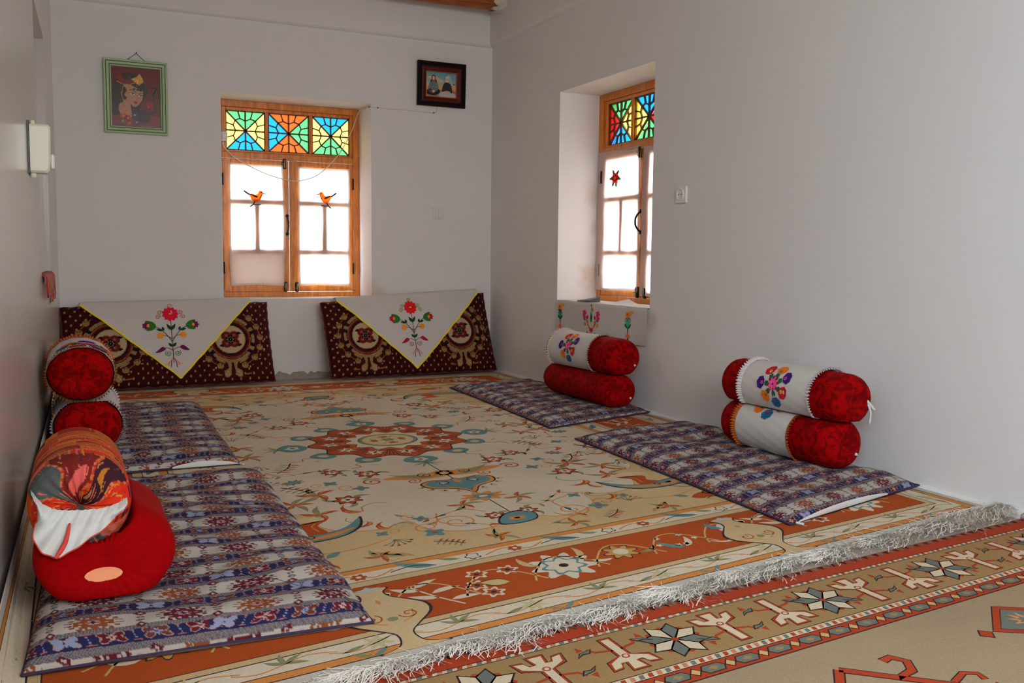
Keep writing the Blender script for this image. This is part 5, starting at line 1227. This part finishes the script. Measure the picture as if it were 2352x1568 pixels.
root = thing('light_switch', (-.416, 0, 1.10), 'white light switch on the back wall between the window and corner', 'switch')
MB().box((-.458, -.010, 1.100), (-.374, .002, 1.180), .004).build('plate', M['white_plastic'], root)
MB().box((-.440, -.016, 1.114), (-.417, -.008, 1.166), .003).build('rocker', M['white_plastic'], root); MB().box((-.415, -.016, 1.114), (-.392, -.008, 1.166), .003).build('rocker', M['white_plastic'], root)
root = thing('power_socket', (0, -2.375, 1.115), 'white power socket on the side wall right of the window', 'socket')
MB().box((-.010, -2.420, 1.113), (.002, -2.326, 1.199), .004).build('plate', M['white_plastic'], root)
mb = MB(); mb.tube([(-.009, -2.373, 1.157), (-.015, -2.373, 1.157)], [.031, .030], 28, cap=False); mb.tube([(-.015, -2.373, 1.157), (-.008, -2.373, 1.157)], [.026, .024], 28, cap=False)
ring = [( -.015, -2.373+r*cos(t), 1.157+r*sin(t)) for r in (.030, .026) for t in [2*pi*k/28 for k in range(28)]]; mb.add(ring, [(k, (k+1) % 28, 28+(k+1) % 28, 28+k) for k in range(28)]); mb.build('rim', M['white_plastic'], root, True)
mb = MB(); 
mb.tube([(-.0095, -2.373, 1.157), (-.0115, -2.373, 1.157)], .023, 24); wl = mb.build('well', M['white_plastic'], root)
mb = MB()
for dy in (-.0095, .0095): mb.tube([(-.011, -2.373+dy, 1.157), (-.0122, -2.373+dy, 1.157)], .0032, 8)
mb.build('pin_hole', M['black_metal'], wl)
root = thing('plug_box', (-1.86, .28, 1.59), 'small white adapter box at the left edge of the back window', 'adapter')
MB().box((-1.862, .262, 1.590), (-1.822, .298, 1.655), .006).build('case', M['white_plastic'], root); MB().box((-1.856, .256, 1.60), (-1.830, .264, 1.64), .003).build('cover', M['white_plastic'], root)
pts = cat([(-1.848, .272, 1.592), (-1.842, .268, 1.55), (-1.76, .262, 1.475), (-1.60, .255, 1.395), (-1.45, .250, 1.352), (-1.33, .250, 1.350), (-1.20, .255, 1.405), (-1.06, .262, 1.55), (-.965, .268, 1.72), (-.918, .270, 1.845), (-.912, .14, 1.852), (-.909, .006, 1.850),
           (-.898, -.0035, 1.848), (-.80, -.0035, 1.846), (-.66, -.0035, 1.848), (-.50, -.0035, 1.842), (-.445, -.0035, 1.843), (-.428, -.005, 1.858), (-.424, -.008, 1.884)], 6)
mb = MB(); mb.tube(pts, .0032, 6); root = thing('cable', (-1.3, .1, 1.35), 'thin white cable sagging across the back window towards the small picture', 'cable'); mb.build('cord', M['wire'], root, True)
for q in ((-.86, -.004, 1.847), (-.452, -.004, 1.843), (-.912, .02, 1.852)): 
    mb = MB(); mb.tube([(q[0], q[1]+.006, q[2]), (q[0], q[1]-.006, q[2])], .0045, 8); mb.build('clip', M['dark_wire'], root, True)

# ------------------------------------------------------------------ pictures
def loft_frame(name, mat, parent, F, w_, h_, rings, cols=False):
    V = []; Fc = []
    for ins, ht in rings:
        for sx, sy in ((-1, -1), (1, -1), (1, 1), (-1, 1)): V.append(F(sx*(w_/2-ins), sy*(h_/2-ins), ht))
    for j in range(len(rings)-1):
        for k in range(4): Fc.append((4*j+k, 4*j+(k+1) % 4, 4*j+4+(k+1) % 4, 4*j+4+k))
    return mk(name, V, Fc, mat, parent, smooth=False)
def portrait():
    cx, cz, w_, h_ = -2.405, 1.789, .366, .442
    tl = math.radians(3)
    F = lambda a, b, h: (cx+a, -.006-h-.012*(b/h_+.5)*1.2, cz+b)
    root = thing('framed_portrait', (cx, -.01, cz-h_/2), 'framed portrait of a dark-haired woman, pale green frame, on the back wall', 'picture')
    loft_frame('frame', M['green'], root, F, w_, h_, [(0, 0), (0, .016), (.003, .019), (.012, .019)])
    loft_frame('frame_line', M['greenline'], root, F, w_, h_, [(.012, .019), (.013, .0175), (.015, .0175), (.016, .019)])
    loft_frame('frame', M['green'], root, F, w_, h_, [(.016, .019), (.019, .0205), (.028, .0195), (.031, .018)])
    loft_frame('frame_line', M['greenline'], root, F, w_, h_, [(.031, .018), (.032, .0165), (.034, .0165), (.035, .0175)])
    loft_frame('frame', M['green'], root, F, w_, h_, [(.035, .0175), (.042, .015), (.044, .008)])
    A = Art(); iw, ih = w_-.084, h_-.084
    BG, BG2, HR, SK, SK2, HAT, GLD, DKC, LIP = C(104, 26, 14), C(126, 30, 40), C(52, 32, 22), C(184, 130, 98), C(160, 108, 80), C(128, 8, 12), C(222, 160, 30), C(34, 20, 20), C(126, 10, 20)
    A.rect(-iw/2, -ih/2, iw/2, ih/2, BG); A.L = 1
    q = lambda x, y: ((x-690)/855*iw*.985, -(y-840)/1060*ih*.985)       # picture-local layout
    pp = lambda L: [q(*p) for p in L]
    A.blob(pp([(270, 1180), (480, 1180), (640, 1230), (860, 1180), (1100, 1180), (1110, 1350), (280, 1340)]), BG2)
    A.stroke(pp([(880, 640), (1060, 645), (1000, 760), (1000, 900), (1050, 1060), (900, 1140)]), .008, C(52, 40, 14)); A.stroke(pp([(1005, 765), (1075, 655)]), .016, C(50, 74, 20)); A.flower(*q(930, 960), .022, 6, C(150, 20, 16), .2)
    A.L = 2; A.blob(pp([(300, 600), (420, 480), (600, 420), (760, 470), (880, 680), (870, 800), (800, 900), (760, 1040), (900, 1120), (930, 1260), (820, 1300), (640, 1220), (600, 1100), (420, 1040), (390, 1160), (270, 1160), (272, 800)]), HR)
    A.L = 3; A.blob(pp([(470, 640), (560, 600), (700, 640), (800, 700), (810, 800), (790, 890), (740, 960), (690, 1005), (640, 1010), (590, 970), (600, 1080), (610, 1180), (540, 1250), (430, 1180), (380, 1060), (410, 960), (470, 940), (450, 880), (425, 800), (440, 740)]), SK)
    A.L = 4; A.blob(pp([(465, 650), (520, 600), (640, 640), (780, 700), (800, 650), (700, 590), (560, 570)]), HR); A.blob(pp([(470, 660), (530, 720), (485, 800), (525, 850), (500, 900), (450, 850)]), HR)
    for x, y in ((660, 690), (720, 700), (770, 710)): A.ell(*q(x, y), .009, .006, HR, 10)
    A.stroke(pp([(570, 715), (630, 705), (685, 750)]), .0035, DKC, 1, sm=3); A.stroke(pp([(745, 770), (780, 755), (805, 768)]), .003, DKC, 1, sm=2)
    for (x, y, s) in ((622, 782, 1.0), (765, 808, .8)):
        A.blob(pp([(x-42*s, y-8), (x, y-22*s), (x+42*s, y+4), (x, y+24*s)]), C(220, 214, 204), 1); A.ell(*q(x+6, y-2), .0055*s+.001, .006*s, C(60, 78, 90), 10, dl=2); A.stroke(pp([(x-46*s, y-10), (x, y-26*s), (x+46*s, y+2)]), .003, DKC, 3, sm=2)
    A.stroke(pp([(700, 800), (725, 880), (680, 890)]), .0025, SK2, 1, sm=3); A.blob(pp([(642, 915), (680, 912), (715, 932), (690, 955), (660, 945)]), LIP, 1)
    A.blob(pp([(425, 760), (450, 730), (470, 770), (455, 830), (430, 820)]), SK2, 0); A.leaf(*q(462, 920), -pi/2, .035, .012, C(160, 120, 40), 0, 2); A.stroke(pp([(395, 1030), (470, 1095), (590, 1030)]), .0025, C(150, 100, 40), 1, sm=3); A.leaf(*q(465, 1100), -pi/2, .022, .012, C(180, 130, 40), 0, 2)
    A.L = 6; A.blob(pp([(360, 480), (430, 420), (560, 400), (700, 440), (720, 520), (640, 560), (560, 600), (440, 590), (370, 540)]), HAT); A.L = 7; A.blob(pp([(450, 430), (560, 400), (690, 430), (690, 520), (560, 540), (460, 510)]), C(60, 34, 22))
    for i in range(11): A.ell(*q(370+30*i, 575+50*sin(pi*i/10)), .0045, .0045, C(190, 130, 40), 8)
    A.L = 8; A.poly(pp([(600, 515), (700, 470), (765, 400), (800, 470), (835, 555), (740, 625)]), C(150, 130, 110)); A.L = 9; A.poly(pp([(620, 515), (705, 480), (762, 420), (790, 478), (820, 550), (740, 610)]), GLD)
    rr = random.Random(8); A.L = 10
    for i in range(14): A.ell(*q(rr.uniform(670, 800), rr.uniform(470, 585)), .003, .003, C(250, 220, 130) if i % 2 else C(150, 90, 14), 6)
    for (x, y, c_) in ((465, 1190, C(180, 70, 30)), (450, 1280, C(90, 100, 30)), (540, 1220, C(170, 40, 24)), (660, 1160, C(50, 60, 100)), (560, 1310, C(160, 14, 20)), (690, 1290, C(70, 60, 90))): A.L = 5; A.flower(*q(x, y), .018, 6, c_, .2); A.ell(*q(x, y), .006, .006, C(190, 150, 60), 8, dl=1)
    for i in range(40): A.L = 11; A.ell(rr.uniform(-iw/2, iw/2)*.95, rr.uniform(-ih/2, ih/2)*.95, .0012, .0012, C(230, 200, 190), 5)
    A.mesh('canvas', M['paint'], F, root, .006, .00012)
    mb = MB(); mb.tube([F(-.052, h_/2-.004, .004), (cx+.008, -.006, cz+h_/2+.048), F(.058, h_/2-.004, .004)], .0018, 6); mb.build('hanging_wire', M['dark_wire'], root, True)
    mb = MB(); mb.tube([(cx+.008, .004, cz+h_/2+.049), (cx+.008, -.012, cz+h_/2+.051)], .003, 8); mb.build('nail', M['black_metal'], root, True)
M['green'] = simple('pale_green_frame', C(168, 196, 152), .5, noise=.08, nscale=50); M['greenline'] = simple('frame_groove', C(70, 80, 50), .6)
portrait()
def photo():
    cx, cz, w_, h_ = -.399, 2.039, .360, .304
    F = lambda a, b, h: (cx+a, -.004-h-.014*(b/h_+.5), cz+b)
    root = thing('framed_photo', (cx, -.01, cz-h_/2), 'dark framed photo of two seated people at sunset, right of the back window', 'picture')
    loft_frame('frame', M['mahog'], root, F, w_, h_, [(0, 0), (0, .022), (.004, .026), (.016, .026), (.022, .020), (.034, .020)])
    loft_frame('inner_frame', M['mahog2'], root, F, w_, h_, [(.034, .020), (.042, .022), (.060, .014), (.064, .012)])
    loft_frame('gold_line', M['gold'], root, F, w_, h_, [(.064, .012), (.0655, .0128), (.067, .0128), (.068, .010), (.070, .006)])
    A = Art(); iw, ih = w_-.13, h_-.13; K = 28
    st = [(0, C(92, 160, 176)), (.35, C(146, 178, 180)), (.55, C(206, 176, 124)), (.68, C(228, 156, 60)), (.74, C(120, 70, 60)), (1, C(92, 72, 70))]
    for i in range(K):
        t = i/K
        for (a, ca), (b, cb) in zip(st[:-1], st[1:]):
            if a <= t < b: k = (t-a)/(b-a); c_ = tuple(ca[j]+(cb[j]-ca[j])*k for j in range(3))+(1,)
        A.rect(-iw/2, ih/2-ih*(i+1)/K, iw/2, ih/2-ih*t, c_)
    A.L = 1; A.blob([(-.10, .05), (-.04, .055), (.02, .02), (-.03, .015), (-.08, .03)], C(206, 190, 150)); A.stroke([(.05, .07), (.07, .03), (.08, .0)], .02, C(160, 190, 200), sm=3)
    A.L = 2; A.blob([(-.115, -.02-.03), (-.05, -.045), (.115, -.045), (.115, -.087), (-.115, -.087)], C(150, 142, 130))
    SK = C(222, 174, 140)
    # woman in a patterned tunic, cross-legged
    A.L = 3; A.blob([(-.105, -.05), (-.085, -.03), (-.05, -.05), (-.02, -.03), (-.01, -.055), (-.05, -.075), (-.10, -.07)], C(52, 48, 50)); A.blob([(-.098, -.04), (-.085, .01), (-.07, .026), (-.045, .026), (-.028, .008), (-.020, -.035), (-.045, -.06), (-.075, -.06)], C(116, 126, 130)); A.L = 4
    rr = random.Random(2)
    for i in range(60): A.ell(rr.uniform(-.088, -.03), rr.uniform(-.045, .012), .002, .002, C(40, 50, 58) if i % 2 else C(200, 205, 205), 5)
    A.L = 5; A.ell(-.058, .042, .017, .023, C(96, 70, 50), 14); A.leaf(-.072, .035, -1.9, .03, .012, C(96, 70, 50)); A.leaf(-.044, .035, -1.2, .03, .012, C(96, 70, 50)); A.ell(-.058, .041, .011, .015, SK, 14, dl=1); A.blob([(-.07, -.045), (-.055, -.04), (-.045, -.05), (-.06, -.058)], SK)
    # man in a dark sweater, pale trousers
    A.L = 3; A.blob([(.0, -.05), (.04, -.04), (.09, -.05), (.112, -.075), (.06, -.087), (.0, -.082), (-.02, -.07)], C(196, 194, 190)); A.L = 4; A.blob([(.006, -.045), (.014, .0), (.03, .018), (.055, .018), (.075, .0), (.084, -.05), (.06, -.045), (.03, -.042)], C(54, 56, 56)); A.L = 5
    A.ell(.044, .038, .015, .020, SK, 14); A.blob([(.031, .034), (.033, .055), (.044, .060), (.056, .055), (.057, .034), (.055, .048), (.044, .053), (.034, .047)], C(220, 216, 210), 1); A.blob([(.034, .030), (.044, .020), (.055, .030), (.044, .027)], C(224, 216, 208), 1); A.blob([(.02, -.045), (.045, -.038), (.068, -.045), (.045, -.055)], SK)
    A.L = 3; A.poly([(.082, .022), (.093, .010), (.106, .016), (.094, .002)], C(30, 40, 46))
    A.mesh('photograph', M['paint'], F, root, .005, .00015)
M['mahog'] = simple('dark_mahogany', C(22, 8, 8), .45, spec=.12); M['mahog2'] = simple('reddish_mahogany', C(84, 20, 14), .4, spec=.2); M['gold'] = simple('gold_line', C(190, 110, 50), .4, .6)
photo()

# ------------------------------------------------------------------ roof log
root = thing('roof_beam', (-1.4, -.27, 2.53), 'varnished wooden roof log crossing above the back wall', 'beam')
mb = MB(); rr = random.Random(6); n = 20; m_ = 40; V = []
for j in range(m_+1):
    x = -2.86+2.805*j/m_
    for k in range(n): t = 2*pi*k/n; r = .075*(1+.03*sin(3*t+x*2)+.02*sin(9*x)); V.append((x, -.25+r*cos(t), 2.605+r*sin(t)))
mb.add(V, [(j*n+k, j*n+(k+1) % n, (j+1)*n+(k+1) % n, (j+1)*n+k) for j in range(m_) for k in range(n)]); mb.build('log', M['log'], root, True)
V = []; mb = MB()
for j in range(9):
    for k in range(40):
        t = 2*pi*k/40; x = -.036-.085*(1-j/8)*(1+.35*sin(k*2.1)*sin(k*.7)); x = min(x, -.037); r = .078+.012*(j/8)**2+.004*sin(k*1.3+j); V.append((x, -.25+r*cos(t), 2.605+r*sin(t)))
mb.add(V, [(j*40+k, j*40+(k+1) % 40, (j+1)*40+(k+1) % 40, (j+1)*40+k) for j in range(8) for k in range(40)]); pl = mb.build('plaster_collar', M['ceiling'], root, True); pl['label'] = 'chipped white plaster around the log end'
